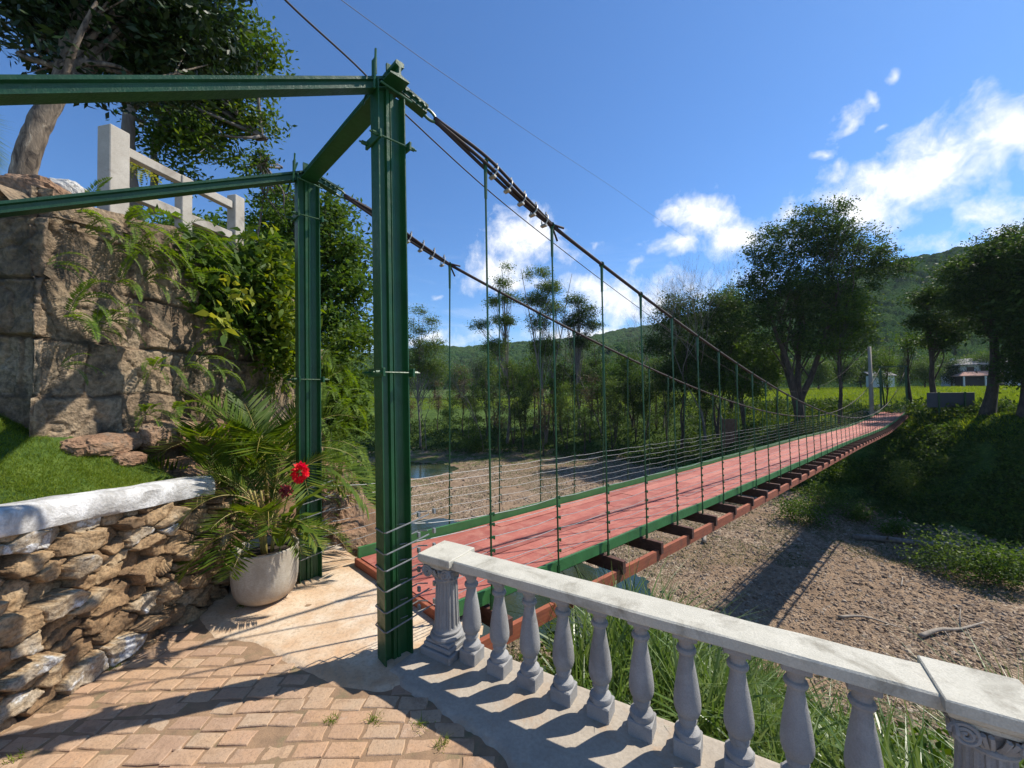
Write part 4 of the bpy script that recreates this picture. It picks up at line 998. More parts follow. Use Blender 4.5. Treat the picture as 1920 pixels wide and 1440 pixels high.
def make_tree(name, H, tr, blobs, ncl, per, leaf, lm, bm, seed, sig=.45, asp=.5, nb=26, lean=(0, 0), stems=1, shell=.45, trunk_top=.8, droop=-.1, tn=8, base_depth=.3, btaper=.35, kink=1.0):
    """tree at the origin; returns Empty > trunk, crown. blobs (x,y,z,rx,ry,rz)"""
    rg = np.random.default_rng(seed); root = empty(name); C = crown_pts(blobs, ncl, rg, shell); tb = MB(); lines = []
    for s in range(stems):
        a = s * 2.4 + seed; sp = 0 if stems == 1 else .16 * H
        n = 7; f = np.linspace(0, 1, n); x = lean[0] * f + np.cos(a) * sp * f ** 1.3 + np.cumsum(rg.normal(size=n)) * H * .010 * kink * (f > 0); y = lean[1] * f + np.sin(a) * sp * f ** 1.3 + np.cumsum(rg.normal(size=n)) * H * .010 * kink * (f > 0)
        P = spline(np.stack([x, y, f * H * trunk_top], -1), 4); P[0, 2] -= base_depth; fr = np.linspace(0, 1, len(P)); r = tr * (1 - .78 * fr) * (1 if stems == 1 else .72) * (1 + .5 * np.exp(-fr * 16)); tb.tube(P, r, tn); lines.append((P, r))
    idx = rg.permutation(len(C))[:nb]
    for i in idx:
        c = C[i]; P, r = lines[rg.integers(len(lines))]; zt = min(c[2] * rg.uniform(.45, .85), P[-1, 2] * .98); j = int(np.argmin(np.abs(P[:, 2] - zt))); j = max(j, int(len(P) * .25)); s0 = P[j]
        mid = s0 * .5 + c * .5 + np.array((0, 0, .10 * np.linalg.norm(c - s0))) + rg.normal(size=3) * .05 * np.linalg.norm(c - s0)
        Q = spline([s0, mid, c], 4); rb = max(r[j] * btaper, tr * .06); tb.tube(Q, np.linspace(rb, rb * .25, len(Q)), 5, cap=False)
        for q in range(2):
            e = c + rg.normal(size=3) * sig * 1.3; tb.tube([Q[-4], (Q[-4] + e) / 2 + rg.normal(size=3) * .05, e], [rb * .4, rb * .25, rb * .12], 4, cap=False)
    o = tb.build('trunk', bm, root, True)
    b = MB(); cloud(b, C, sig * (.6 + .8 * rg.random(len(C))), per, leaf, asp, rg, droop=droop); b.build('crown', lm, root)
    return root
def bare_tree(name, H, tr, seed, bm, spread=.5, depth=6, leafm=None, nleaf=0):
    rg = np.random.default_rng(seed); root = empty(name); b = MB(); tips = []
    def grow(p, d, L, r, k):
        n = 4; P = [p]; 
        for _ in range(n): d = norm(d + rg.normal(size=3) * .13 + np.array((0, 0, .07))); P.append(P[-1] + d * L / n)
        b.tube(P, np.linspace(r, r * .7, len(P)), 6 if k > 3 else 4, cap=False)
        if k == 0: tips.append(P[-1]); return
        for q in range(2 if rg.random() < .55 else 3):
            nd = norm(d + rdir(1, rg, .15)[0] * spread * (1.0 + .3 * q)); grow(P[-1 - (q > 1)], nd, L * rg.uniform(.66, .9), r * .60, k - 1)
    grow(np.array((0, 0, -.02)), np.array((0, 0, 1.0)), H * .30, tr * .62, depth)
    b.build('trunk', bm, root, True)
    if leafm and nleaf:
        c = MB(); T = np.array(tips)[rg.permutation(len(tips))[:nleaf]]; cloud(c, T, .25, 14, .16, .5, rg); c.build('crown', leafm, root)
    return root
def place(root, x, y, z, rz=0.0, s=1.0, label=None, cat='tree', group=None):
    root.location = (x, y, z); root.rotation_euler = (0, 0, rz); root.scale = (s, s, s); tag(root, label, cat, group); return root

def frond(b, base, d0, L, rg, pairs=20, pin=.13, droop=1.1, asp=.28, curl=.0, rach=.0025, ang=62, mi=0, ms=1, vee=.25, start=.12, prof=None):
    n = 12; P = [np.array(base, float)]; d = norm(np.array(d0, float))
    for i in range(n):
        d = norm(d + np.array((0, 0, -droop / n * (1 + i / n))) ); P.append(P[-1] + d * L / n)
    P = np.array(P); b.tube(P, np.linspace(rach, rach * .3, len(P)), 4, ms, cap=False)
    t = np.linspace(start, .99, pairs); ii = t * n; i0 = np.minimum(ii.astype(int), n - 1); fr = (ii - i0)[:, None]; C = P[i0] * (1 - fr) + P[i0 + 1] * fr; T = norm(P[i0 + 1] - P[i0])
    side = norm(np.cross(T, np.array((0, 0, 1.0)))); upn = norm(np.cross(side, T)); pl = L * pin * (np.sin(np.pi * np.clip(t * .88 + .12, 0, 1)) ** .6 if prof is None else prof(t)); a = math.radians(ang)
    for s in (-1, 1):
        D = norm(T * math.cos(a) + side * s * math.sin(a) + upn * vee + rg.normal(size=(pairs, 3)) * .06); V, F = leafquads(C, D, upn + side * .2 * s, pl * (.9 + .2 * rg.random(pairs)), np.full(pairs, L / pairs * asp * 3.2)); b.add(V, F, mi)
def fern_mesh(seed, L, nf, nrm=(1, 0, 0)):
    rg = np.random.default_rng(seed); b = MB(); nrm = np.array(nrm, float)
    for i in range(nf):
        d = norm(nrm * rg.uniform(.3, 1.0) + np.array((0, 1, 0)) * rg.uniform(-1.0, 1.0) + np.array((0, 0, 1)) * rg.uniform(.1, 1.1)); frond(b, rg.normal(size=3) * .012, d, L * rg.uniform(.55, 1.15), rg, 22, .14, rg.uniform(.6, 2.0), .26)
    return b
# ---------------------------------------------------------------- ferns on the block wall
fv = []
for k, (L, nf) in enumerate(((.26, 7), (.34, 9), (.20, 5), (.40, 11))):
    root = fern_mesh(100 + k, L, nf).build('fern', [M['fern'], M['stem']], None); fv.append(root)
used_f = set()
def fern_at(px, py, var, label, s=1.0, x=None, zdepth=None, rz=0.0, grp='ferns growing on the block wall'):
    # find the wall surface under this line of sight
    if zdepth is None:
        best = None
        for yv in np.linspace(2.5, 7, 300):
            p = W(px, py, yv); wx = np.interp(yv, [2.55, 4.2, 5.4, 7], [-2.99, -2.98, -3.07, -3.25]) - .06 * (p[2] - .1) + .05
            if best is None or abs(p[0] - wx) < best[0]: best = (abs(p[0] - wx), p)
        p = best[1]
    else: p = W(px, py, zdepth)
    if var not in used_f: o = fv[var]; used_f.add(var)
    else: o = fv[var].copy(); sc.collection.objects.link(o)
    o.location = p; o.rotation_euler = (0, 0, rz); o.scale = (s, s, s); return tag(o, label, 'fern', grp)
for a in ((95, 500, 2, 'single fern frond pair near the top left corner of the block wall', .9), (150, 405, 0, 'fern hanging just under the lower backstay rail near the wall corner', 1.0), (165, 440, 2, 'small drooping fern below the rail, second from the wall corner', 1.0),
          (240, 420, 1, 'bushy fern on the wall under the left railing post', 1.1), (255, 460, 3, 'large spreading fern high on the wall below the railing', .8), (310, 455, 2, 'fern at the wall top under the middle railing post', 1.0), (128, 600, 0, 'fern in the joint left of the crossbeam shadow', 1.0),
          (150, 565, 2, 'upright little fern in the middle of the wall near its corner', 1.2), (185, 605, 1, 'fern with long flat fronds just above the crossbeam shadow', .8), (215, 600, 2, 'small fern at the right of the mid wall group', 1.0), (160, 625, 2, 'fern frond drooping over the crossbeam shadow', .9),
          (225, 535, 0, 'thin arching fern in the centre of the wall', .9), (275, 530, 2, 'pair of thin pale fronds beside the dark foliage on the wall', 1.2), (290, 690, 1, 'fern on the wall right of the shadow of the post', .8), (345, 690, 0, 'fern in a wall joint above the palm', 1.1), (375, 680, 2, 'short fern in a joint left of the dense foliage', 1.3),
          (400, 700, 0, 'fern low on the wall behind the yellowish palm frond', 1.2), (330, 770, 1, 'fern on the ledge at the wall foot', .9), (370, 775, 0, 'fern growing on the ledge beside the palm', .9), (275, 775, 1, 'low fern in the corner between wall foot and boulder', .8),
          (350, 435, 2, 'fern standing up under the middle post of the railing', 1.2), (395, 465, 1, 'fern clump below the lower rail of the railing', .8), (440, 475, 0, 'fern clump at the foot of the right railing post', 1.2), (430, 640, 1, 'pale fern in the shade beneath the climbing foliage', 1.2), (480, 650, 3, 'wide pale fern hanging left of the far tower post', .9), (515, 600, 1, 'fern hanging beside the tower post half way up', 1.2), (365, 470, 3, 'large trailing fern at the left edge of the climber, upper one', 1.0), (350, 530, 1, 'trailing fern at the left edge of the climber, lower one', 1.2),
          (400, 610, 3, 'broad fern drooping under the climber on the shaded wall', .9), (300, 480, 0, 'fern in the wall joint left of the climber', 1.1), (205, 470, 2, 'little fern in a joint between the two upper fern groups', 1.1), (120, 690, 2, 'tiny fern in a joint by the wall corner, below the shadow', .8)):
    fern_at(a[0], a[1], a[2], a[3], a[4] * 1.22, rz=(a[0] * .37) % .8 - .4)

# ---------------------------------------------------------------- climbing foliage mass at the end of the wall
def lance(b, C, D, Nn, L, Wd, mi=0):
    """longer leaves bent in two segments"""
    S = norm(np.cross(D, Nn)); m = C + D * (L * .5)[:, None]; D2 = norm(D + np.array((0, 0, -.55))); t = m + D2 * (L * .5)[:, None]; q = C + D * (L * .2)[:, None]
    V = np.stack([C, q - S * (Wd * .38)[:, None], m - S * (Wd / 2)[:, None], t, m + S * (Wd / 2)[:, None], q + S * (Wd * .38)[:, None], m, q], 1).reshape(-1, 3)
    i = np.arange(len(C))[:, None] * 8; b.add(V, np.concatenate([i + np.array(f) for f in ((0, 1, 7, 7), (0, 7, 5, 5))])[:, :3], mi); n0 = b.n - len(V)
    b.F.append((np.concatenate([i + np.array(f) for f in ((1, 2, 6, 7), (7, 6, 4, 5))]) + n0, mi)); b.F.append((np.concatenate([i + np.array(f) for f in ((2, 3, 6), (6, 3, 4))]) + n0, mi))
def foliage(name, label, cat, blobs, n, L, asp, m, seed, ncl=60, sig=.12, lanceo=True, parent_loc=None, extra=None, up=.3):
    rg = np.random.default_rng(seed); C = crown_pts(blobs, ncl, rg, .5); k = rg.integers(ncl, size=n); P = C[k] + rg.normal(size=(n, 3)) * sig; D = rdir(n, rg, -.05, .8); D[:, 0] += .15; D = norm(D); Nn = rdir(n, rg, .8); Ls = L * (.55 + .8 * rg.random(n))
    b = MB()
    if lanceo: lance(b, P, D, Nn, Ls, Ls * asp)
    else: V, F = leafquads(P, D, Nn, Ls, Ls * asp); b.add(V, F)
    return tag(b.build(name, m, None), label, cat)
def wb_(px, py, z, rx, ry, rz): p = W(px, py, z); return (p[0], p[1], p[2], rx, ry, rz)
foliage('climbing_plant', 'dense climber with long drooping leaves hanging over the end of the block wall', 'climbing plant',
        [wb_(375, 500, 4.0, .22, .5, .28), wb_(430, 500, 4.4, .3, .5, .24), wb_(450, 540, 4.3, .3, .4, .32), wb_(510, 500, 4.9, .32, .5, .28), wb_(500, 560, 4.7, .3, .4, .4), wb_(400, 560, 4.0, .14, .4, .22), wb_(530, 640, 5.0, .3, .4, .4)], 5200, .13, .34, M['leaf_mid'], 5, 110, .10)
foliage('climbing_plant', 'yellow green sunlit climber leaves next to the farther post of the near tower', 'climbing plant',
        [wb_(520, 520, 4.5, .2, .3, .3), wb_(535, 590, 4.5, .16, .3, .35), wb_(510, 480, 4.6, .22, .3, .2), wb_(535, 680, 4.7, .18, .3, .25)], 1300, .11, .36, M['leaf_yel'], 6, 60, .09)
foliage('variegated_plant', 'few large yellow edged leaves hanging in the climber', 'plant', [wb_(462, 555, 3.95, .08, .1, .10), wb_(430, 520, 3.9, .1, .1, .12), wb_(410, 590, 3.75, .05, .1, .08)], 60, .11, .45, M['variegated'], 7, 8, .05)
# earth bank under the climber down to the apron
gx, gy = np.meshgrid(np.linspace(-3.3, -1.7, 60), np.linspace(3.2, 7.0, 90)); eh = .75 * sst(-2.45, -3.0, gx) + .22 * sst(-2.0, -2.5, gx) - .08 + .12 * fbm(gx * 3, gy * 3, 0, 81, 4) - .45 * sst(4.6, 6.5, gy) - 1.6 * sst(-2.5, -1.7, gx) * sst(4.2, 5.2, gy) - .3 * sst(-2.1, -1.9, gx)
b = MB(); b.grid(np.stack([gx, gy, eh], -1), 0, .4 + .3 * fbm(gx * 3, gy * 3, 0, 82, 3)); struct(b.build('earth_bank', M['earth'], None, True, True))
foliage('undergrowth', 'dark low plants in the shade behind the pot', 'plants', [wb_(400, 940, 3.7, .25, .2, .15), wb_(390, 880, 4.0, .35, .25, .16), wb_(450, 870, 4.3, .3, .25, .2), wb_(440, 960, 3.9, .25, .2, .16), wb_(520, 840, 4.6, .3, .3, .2)], 1500, .10, .2, M['leaf_mid'], 8, 60, .10)['kind'] = 'stuff'
# ferny bushes right of the far tower post, above the water
rgf = np.random.default_rng(12)
for (px, py, z, r_, nf, lab) in ((625, 700, 6.2, .50, 34, 'big ferny bush arching over the river behind the tower posts, upper part'), (640, 790, 5.8, .45, 36, 'light green ferny bush between the two tower posts'), (615, 870, 5.2, .38, 28, 'bright fern clump above the rocks between the posts'),
                                (660, 900, 5.3, .30, 22, 'fern clump hanging beside the water, between the posts'), (520, 690, 5.4, .40, 24, 'bright feathery fern left of the far tower post at mid height'), (480, 730, 4.9, .36, 22, 'feathery fern above the palm, left of the far post'), (625, 940, 4.8, .22, 16, 'small fern on the reddish rocks')):
    b = MB(); c0 = W(px, py, z)
    for i in range(nf): 
        off = rgf.normal(size=3) * r_ * .42; frond(b, off, norm(rdir(1, rgf, .35)[0] + np.array((.3, -.2, 0))), r_ * rgf.uniform(.7, 1.3), rgf, 20, .17, rgf.uniform(1.0, 2.4), .26)
    o = b.build('fern_bush', [M['fern'], M['stem']], None); o.location = c0; tag(o, lab, 'fern', 'ferny bushes around the tower')

# ---------------------------------------------------------------- flower pot and its plants
pc = np.array((-1.945, 3.12, 0.0))
pot = empty('flower_pot', tuple(pc), 'round cast cement flower pot at the foot of the far tower post', 'flower pot')
PS = .85
b = MB(); pr = [(.0, .004), (.10, .004), (.172, .016), (.225, .055), (.254, .115), (.266, .19), (.270, .27), (.270, .36), (.270, .43), (.272, .455), (.274, .468), (.268, .475), (.256, .470), (.250, .455), (.246, .40), (.0, .40)]
pr = [(a_ * PS, b_ * PS * 1.02) for a_, b_ in pr]; b.lathe(pr[:15], (0, 0, 0), 56); kid(b.build('pot_body', M['pot'], None, True), pot)
b = MB(); b.lathe([(.0, .350), (.12, .352), (.208, .345)], (0, 0, 0), 24); kid(b.build('potting_soil', M['soil'], None, True), pot)
rgp = np.random.default_rng(21)
def palm(name, loc, n, L, label, dirs=None, rise=.5, canes=4):
    root = empty(name, loc, label, 'palm'); 
    for i in range(canes):
        a = rgp.random() * 6.28; b = MB(); P = spline([(math.cos(a) * .03, math.sin(a) * .03, -.02), (math.cos(a) * .06, math.sin(a) * .06, rise * .5), (math.cos(a) * .12, math.sin(a) * .12, rise)], 4); b.tube(P, np.linspace(.014, .008, len(P)), 6); b.build('cane', M['cane'], root, True)
    for i in range(n):
        a = i * 2.4 + rgp.random() * .6; el = rgp.uniform(.9, 3.4) if i % 3 else rgp.uniform(.1, .7); d = np.array((math.cos(a), math.sin(a), el)) if dirs is None else np.array(dirs[i]); b = MB()
        frond(b, (math.cos(a) * .06, math.sin(a) * .06, rise * rgp.uniform(.2, .8)), d, L * rgp.uniform(.75, 1.1), rgp, 30, .33, rgp.uniform(.7, 1.6), .19, rach=.005, ang=48, start=.28, vee=.30, prof=lambda t: np.sin(np.pi * np.clip((t - .22) * 1.05 + .12, 0, 1)) ** .5)
        b.build('frond', [M['palm'], M['cane']], root)
    return root
palm('potted_palm', tuple(pc + np.array((0, .02, .36))), 22, .62, 'dark green palm with arching fronds growing in the flower pot', canes=5)
palm('areca_palm', (-2.42, 3.95, .45), 24, 1.15, 'taller yellow green palm behind the flower pot, against the ferns', rise=.75, canes=6)
palm('areca_palm', (-2.70, 3.60, .50), 14, .80, 'small palm with a yellowed frond behind the end of the dry stone wall', rise=.3, canes=3)
# broad leaved plant with the red flower
fl = empty('red_ginger', tuple(pc + np.array((.12, -.02, .37))), 'broad leaved plant with one bright red flower head leaning over the pot rim', 'flowering plant')
fp = W(563, 886, 3.0) - (pc + np.array((.12, -.02, .37)))
b = MB(); b.tube(spline([(0, 0, 0), fp * np.array((.3, .3, .6)), fp * .97], 5), .005, 5); b.build('stem', M['stem'], fl)
b = MB(); n = 150; D = rdir(n, rgp, .1); L_ = .045 * (.7 + .5 * rgp.random(n)); lance(b, fp + D * .028 * np.array((1, 1, 1.5)), D, rdir(n, rgp, .5), L_, L_ * .6); b.build('flower_head', M['red'], fl)
f2 = W(535, 920, 3.02) - (pc + np.array((.12, -.02, .37))); b = MB(); n = 120; D = rdir(n, rgp, .1); P = f2 + rgp.normal(size=(n, 3)) * .016; V, F = leafquads(P, D, rdir(n, rgp, .5), np.full(n, .034), np.full(n, .018)); b.add(V, F); b.build('faded_flower_head', M['pink'], fl)
for (tx, ty, tz, L_, w_) in ((620, 905, 2.95, .34, .085), (555, 990, 2.85, .24, .07), (590, 1000, 2.9, .22, .06), (575, 935, 2.95, .22, .08), (545, 960, 2.8, .18, .07), (600, 960, 2.95, .2, .06), (430, 920, 3.0, .3, .05), (485, 1000, 2.8, .24, .07), (520, 1010, 2.85, .2, .07), (470, 960, 2.9, .3, .05)):
    tip = W(tx, ty, tz) - (pc + np.array((.12, -.02, .37))); st = tip * .25 + np.array((0, 0, .10)); P = spline([st * .3, st * .6 + tip * .3 + np.array((0, 0, .07)), tip * .75 + np.array((0, 0, .05)), tip], 4)
    T = norm(np.gradient(P, axis=0)); S = norm(np.cross(T, (0, 0, 1.0))); f = np.linspace(0, 1, len(P)); w = w_ * np.sin(np.pi * np.clip((f - .25) / .75, 0.02, 1)) ** .7 / 2 + .002
    V = np.stack([P - S * w[:, None] + np.array((0, 0, 1)) * (w * .35)[:, None], P, P + S * w[:, None] + np.array((0, 0, 1)) * (w * .35)[:, None]], 0); b = MB(); b.grid(V); b.build('leaf', M['leaf_lit'], fl, True)

# ---------------------------------------------------------------- big trees on the left
def tree_custom(name, label, trunks, blobs, ncl, per, leaf, lm, bm, seed, sig, asp, nb=24, shell=.5, droop=-.1):
    rg = np.random.default_rng(seed); loc = np.array(trunks[0][0][0]); root = empty(name, tuple(loc), label, 'tree'); tb = MB(); lines = []
    for P, r0, r1 in trunks:
        P = spline(P, 6) - loc; r = np.linspace(r0, r1, len(P)); r[1:-1] *= 1 + .035 * rg.normal(size=len(r) - 2); tb.tube(P, r, 12); lines.append(P)
    C = crown_pts(blobs, ncl, rg, shell) - loc
    for i in rg.permutation(ncl)[:nb]:
        c = C[i]; P = lines[rg.integers(len(lines))]; s0 = P[rg.integers(int(len(P) * .6), len(P))]; mid = (s0 + c) / 2 + rg.normal(size=3) * .12
        Q = spline([s0, mid, c], 4); tb.tube(Q, np.linspace(.03, .006, len(Q)), 5, cap=False)
        for q in range(2): e = c + rg.normal(size=3) * sig * 1.5; tb.tube([Q[-3], e], [.008, .003], 4, cap=False)
    tb.build('trunk', bm, root, True); b = MB(); cloud(b, C, sig * (.6 + .8 * rg.random(ncl)), per, leaf, asp, rg, droop=droop); b.build('crown', lm, root); return root
tree_custom('broadleaf_tree', 'big dark leaved tree with a mottled leaning trunk above the wall, top left corner', [([W(38, 360, 3.3), W(52, 290, 3.3), W(80, 220, 3.35), W(112, 165, 3.4), W(135, 90, 3.5), W(170, 0, 3.6)], .080, .062), ([W(112, 165, 3.4), W(190, 110, 3.7), W(260, 40, 3.9)], .06, .035)],
            [wb_(150, 50, 3.8, .75, .8, .55), wb_(250, 40, 3.9, .7, .8, .62), wb_(340, 30, 4.1, .55, .7, .5), wb_(90, -30, 3.7, .8, .8, .5), wb_(230, 120, 3.9, .50, .6, .36), wb_(130, 120, 3.6, .26, .4, .25), wb_(300, 130, 4.1, .35, .5, .30), wb_(200, -140, 4, 1.2, 1, .6), wb_(30, 20, 3.4, .3, .5, .35), wb_(390, 60, 4.3, .3, .4, .35), wb_(205, 205, 4.3, .16, .2, .25)], 430, 46, .085, M['leaf_dark'], M['bark_light'], 31, .11, .42, 40)
tree_custom('broadleaf_tree', 'lighter tree with sunlit leaves behind the concrete railing, reaching right over the backstay', [([W(255, 420, 5.6), W(243, 330, 5.5), W(240, 260, 5.5), W(250, 170, 5.5), W(300, 90, 5.6)], .10, .05), ([W(285, 400, 6.2), W(290, 330, 6.2), W(292, 250, 6.2), W(340, 180, 6.2)], .055, .03), ([W(292, 280, 6.2), W(370, 210, 6.2), W(440, 230, 6.2), W(500, 260, 6.2)], .03, .012)],
            [wb_(340, 200, 6.0, .65, .6, .65), wb_(410, 120, 6.1, .70, .6, .62), wb_(440, 210, 6.2, .60, .5, .40), wb_(380, 270, 6.0, .60, .5, .30), wb_(470, 100, 6.2, .45, .4, .35), wb_(300, 270, 6.0, .30, .4, .3), wb_(440, 50, 6.2, .4, .4, .3), wb_(500, 110, 6.2, .30, .3, .16), wb_(490, 230, 6.2, .28, .3, .22), wb_(340, 330, 6.0, .2, .3, .14), wb_(300, 60, 5.6, .7, .6, .6)], 400, 46, .085, M['leaf_lit'], M['bark_grey'], 32, .13, .40, 46, .55)
# epiphyte tuft on the trunk and the palm leaf at the left border
b = MB(); rge = np.random.default_rng(5)
for i in range(26): frond(b, rge.normal(size=3) * .03, norm(rdir(1, rge, .4)[0] + np.array((.4, -.3, 0))), .32 * rge.uniform(.6, 1.1), rge, 8, .10, 1.6, .3)
o = b.build('epiphyte_fern', [M['variegated'], M['stem']], None); o.location = W(262, 315, 5.2); tag(o, 'yellowish tuft of strap leaves growing on the trunk behind the railing', 'fern')
b = MB()
for i in range(7): frond(b, (0, 0, 0), (1, .1 * i - .2, .35 - .2 * i), .9, rge, 26, .45, 1.2, .12, rach=.006, ang=40)
o = b.build('palm_leaves', [M['leaf_euc'], M['stem']], None); o.location = W(-95, 215, 5.5); tag(o, 'grey green palm leaf tips at the left border', 'palm')
# trees behind the tower on the left bank
tree_custom('bank_tree', 'leafy tree on the left bank showing between the two tower posts', [([(-6.4, 9.5, .8), W(520, 520, 9.0), W(560, 440, 9.0), W(600, 400, 9.0)], .12, .05)],
            [wb_(600, 400, 9, .8, .8, .5), wb_(610, 470, 9, .95, .9, .7), wb_(640, 540, 8.8, .70, .8, .4), wb_(560, 520, 9, .9, .8, .8), wb_(590, 600, 8.7, 1.1, .9, .55), wb_(640, 620, 8.6, .6, .7, .4), wb_(520, 420, 9.4, .7, .7, .55), wb_(665, 530, 8.8, .25, .4, .2), wb_(500, 340, 9.4, .35, .5, .3)], 330, 60, .135, M['leaf_mid'], M['bark'], 33, .20, .42, 40)
tree_custom('bank_tree', 'bushy yellow green tree leaning over the river, right of the far tower post', [([(-5.2, 8.3, -.5), W(560, 800, 8.0), W(600, 700, 7.8)], .08, .04)],
            [wb_(620, 680, 7.6, .70, .6, .5), wb_(650, 740, 7.5, .55, .6, .45), wb_(600, 770, 7.3, .6, .6, .5), wb_(660, 640, 7.9, .45, .5, .3), wb_(650, 800, 7.2, .40, .5, .3)], 200, 60, .10, M['leaf_lit'], M['bark'], 34, .14, .40, 24)
tree_custom('slender_tree', 'thin stemmed young tree between the railing and the far tower post', [([W(478, 470, 7.2), W(490, 400, 7.2), W(497, 340, 7.2), W(492, 300, 7.2)], .022, .008)],
            [wb_(490, 300, 7.2, .3, .3, .14), wb_(475, 325, 7.2, .22, .2, .10), wb_(520, 360, 7.2, .25, .3, .16), wb_(510, 400, 7.2, .28, .3, .2), wb_(490, 370, 7.2, .15, .2, .1)], 40, 34, .075, M['leaf_mid'], M['bark_grey'], 35, .07, .40, 16)
tree_custom('bank_tree', 'round dark tree crown behind the railing at the end of the wall', [([(-9.5, 13, 2.0), W(440, 520, 13), W(450, 470, 13)], .12, .06)],
            [wb_(400, 455, 13, 1.6, 1, .8), wb_(470, 450, 13, 1.3, 1, .8), wb_(320, 440, 13, 1.3, 1, .7), wb_(520, 520, 12, 1.4, 1, 1.2)], 150, 60, .17, M['leaf_mid'], M['bark'], 36, .26, .42, 20)
# ---------------------------------------------------------------- hills
def hor(px): return 734 - .01 * (px - 960)
def ridge(name, pts, z0, z1, seed, cell, base=0.0, nx=760, nv=150, amp=1.0):
    """forested ridge: pts = (pixel x, pixel y of the crest); rises from distance z0 to z1"""
    px = np.linspace(pts[0][0], pts[-1][0], nx); cy = np.interp(px, [p[0] for p in pts], [p[1] for p in pts]); k = (px - 960) / FPX
    v = np.linspace(0, 1.25, nv); K, Vv = np.meshgrid(k, v); CY, _ = np.meshgrid(cy + cell * 2.1, v); PX, _ = np.meshgrid(px, v)
    zd = z0 + (z1 - z0) * Vv; Hc = (hor(PX) - CY) / FPX * z1 + EYE; X = K * zd; Y = zd
    gully = 1 + .14 * fbm(X / (cell * 14), Y / (cell * 14), 0, seed, 4) * np.sin(np.pi * np.clip(Vv, 0, 1))
    Hh = base + (Hc - base) * np.sin(np.clip(Vv, 0, 1) * np.pi / 2) ** 1.15 * gully - (Vv > 1) * (Vv - 1) * Hc * 1.2
    jx = X / cell + .3 * fbm(X / cell, Y / cell, 0, seed + 1, 2); jy = Y / (cell * .9) + .3 * fbm(X / cell + 9, Y / cell, 0, seed + 2, 2)
    d1, d2, cid, _, _ = worley(jx, jy, seed, .95); e1, _, cid2, _, _ = worley(jx * 2.3, jy * 2.3, seed + 5, .95)
    lump = np.sqrt(np.clip(1 - (d1 / .85) ** 2, 0, 1)) * (.55 + .6 * cid) + .35 * np.sqrt(np.clip(1 - (e1 / .8) ** 2, 0, 1))
    Hh = Hh + amp * cell * .62 * lump * sst(0, .05, Vv); b = MB(); b.grid(np.stack([X, Y, Hh], -1), 0, .15 + .5 * cid + .35 * cid2 + .25 * fbm(X / (cell * 9), Y / (cell * 9), 0, seed + 7, 3)); return struct(b.build(name, M['hill'], None, False, True))
ridge('far_hills', [(250, 640), (520, 628), (600, 652), (690, 655), (760, 648), (820, 640), (870, 645), (930, 641), (1000, 636), (1060, 628), (1110, 624), (1170, 612), (1240, 604), (1300, 590), (1380, 575), (1460, 560)], 260, 620, 3, 9.5, 1.0)
ridge('near_hills', [(1100, 668), (1180, 640), (1250, 624), (1330, 596), (1420, 580), (1500, 560), (1580, 545), (1650, 524), (1700, 508), (1760, 498), (1830, 482), (1900, 462), (1980, 448), (2200, 420), (2600, 400)], 120, 300, 5, 6.5, 1.2, 900, 170)
# ---------------------------------------------------------------- trees across the river
def gy_(px, z): x = W(px, 734, z)[0]; return x, float(terr(np.array([x]), np.array([z]))[0])
def put(root, px, z, label, group=None, rz=0.0, s=1.0, dz=0.0, cat='tree'):
    x, h = gy_(px, z); return place(root, x, z, h + dz, rz, s, label, cat, group)
def top_h(px, py, z): return W(px, py, z)[2] - gy_(px, z)[1]
def rel(px0, z0, lst):
    """blobs given in photo pixels (px,py,rx,ry in px, depth radius m) relative to a tree base"""
    x, h = gy_(px0, z0); o = []
    for (px, py, rx, ry, *dd) in lst:
        dz = dd[0] if dd else 0; p = W(px, py, z0 + dz); o.append((p[0] - x, p[1] - z0, p[2] - h, rx * z0 / FPX, (rx * .8) * z0 / FPX, ry * z0 / FPX))
    return o
# the great dark tree behind the bridge
t_ = make_tree('spreading_tree', 15.0, .42, rel(1500, 34, [(1520, 440, 70, 50), (1590, 470, 70, 48), (1450, 470, 52, 52), (1480, 540, 75, 55), (1560, 545, 70, 50), (1640, 495, 50, 32), (1672, 505, 34, 22), (1700, 498, 18, 12), (1430, 600, 50, 55), (1510, 620, 60, 50), (1580, 620, 50, 55), (1550, 405, 50, 22), (1600, 560, 48, 28, 1), (1415, 535, 30, 35)]), 980, 66, .20, M['leaf_forest'], M['bark'], 51, sig=.36, nb=60, stems=4, shell=.5, trunk_top=.74, asp=.5)
put(t_, 1500, 34, 'great spreading dark tree with several trunks behind the far half of the bridge')
t_ = make_tree('leafy_tree', 9, .16, rel(1575, 32, [(1590, 610, 38, 34), (1600, 570, 30, 26), (1560, 650, 34, 26), (1620, 640, 22, 24)]), 110, 50, .2, M['leaf_lit'], M['bark'], 52, sig=.42, nb=20); put(t_, 1575, 32, 'lighter yellow green tree in front of the right side of the great dark tree')
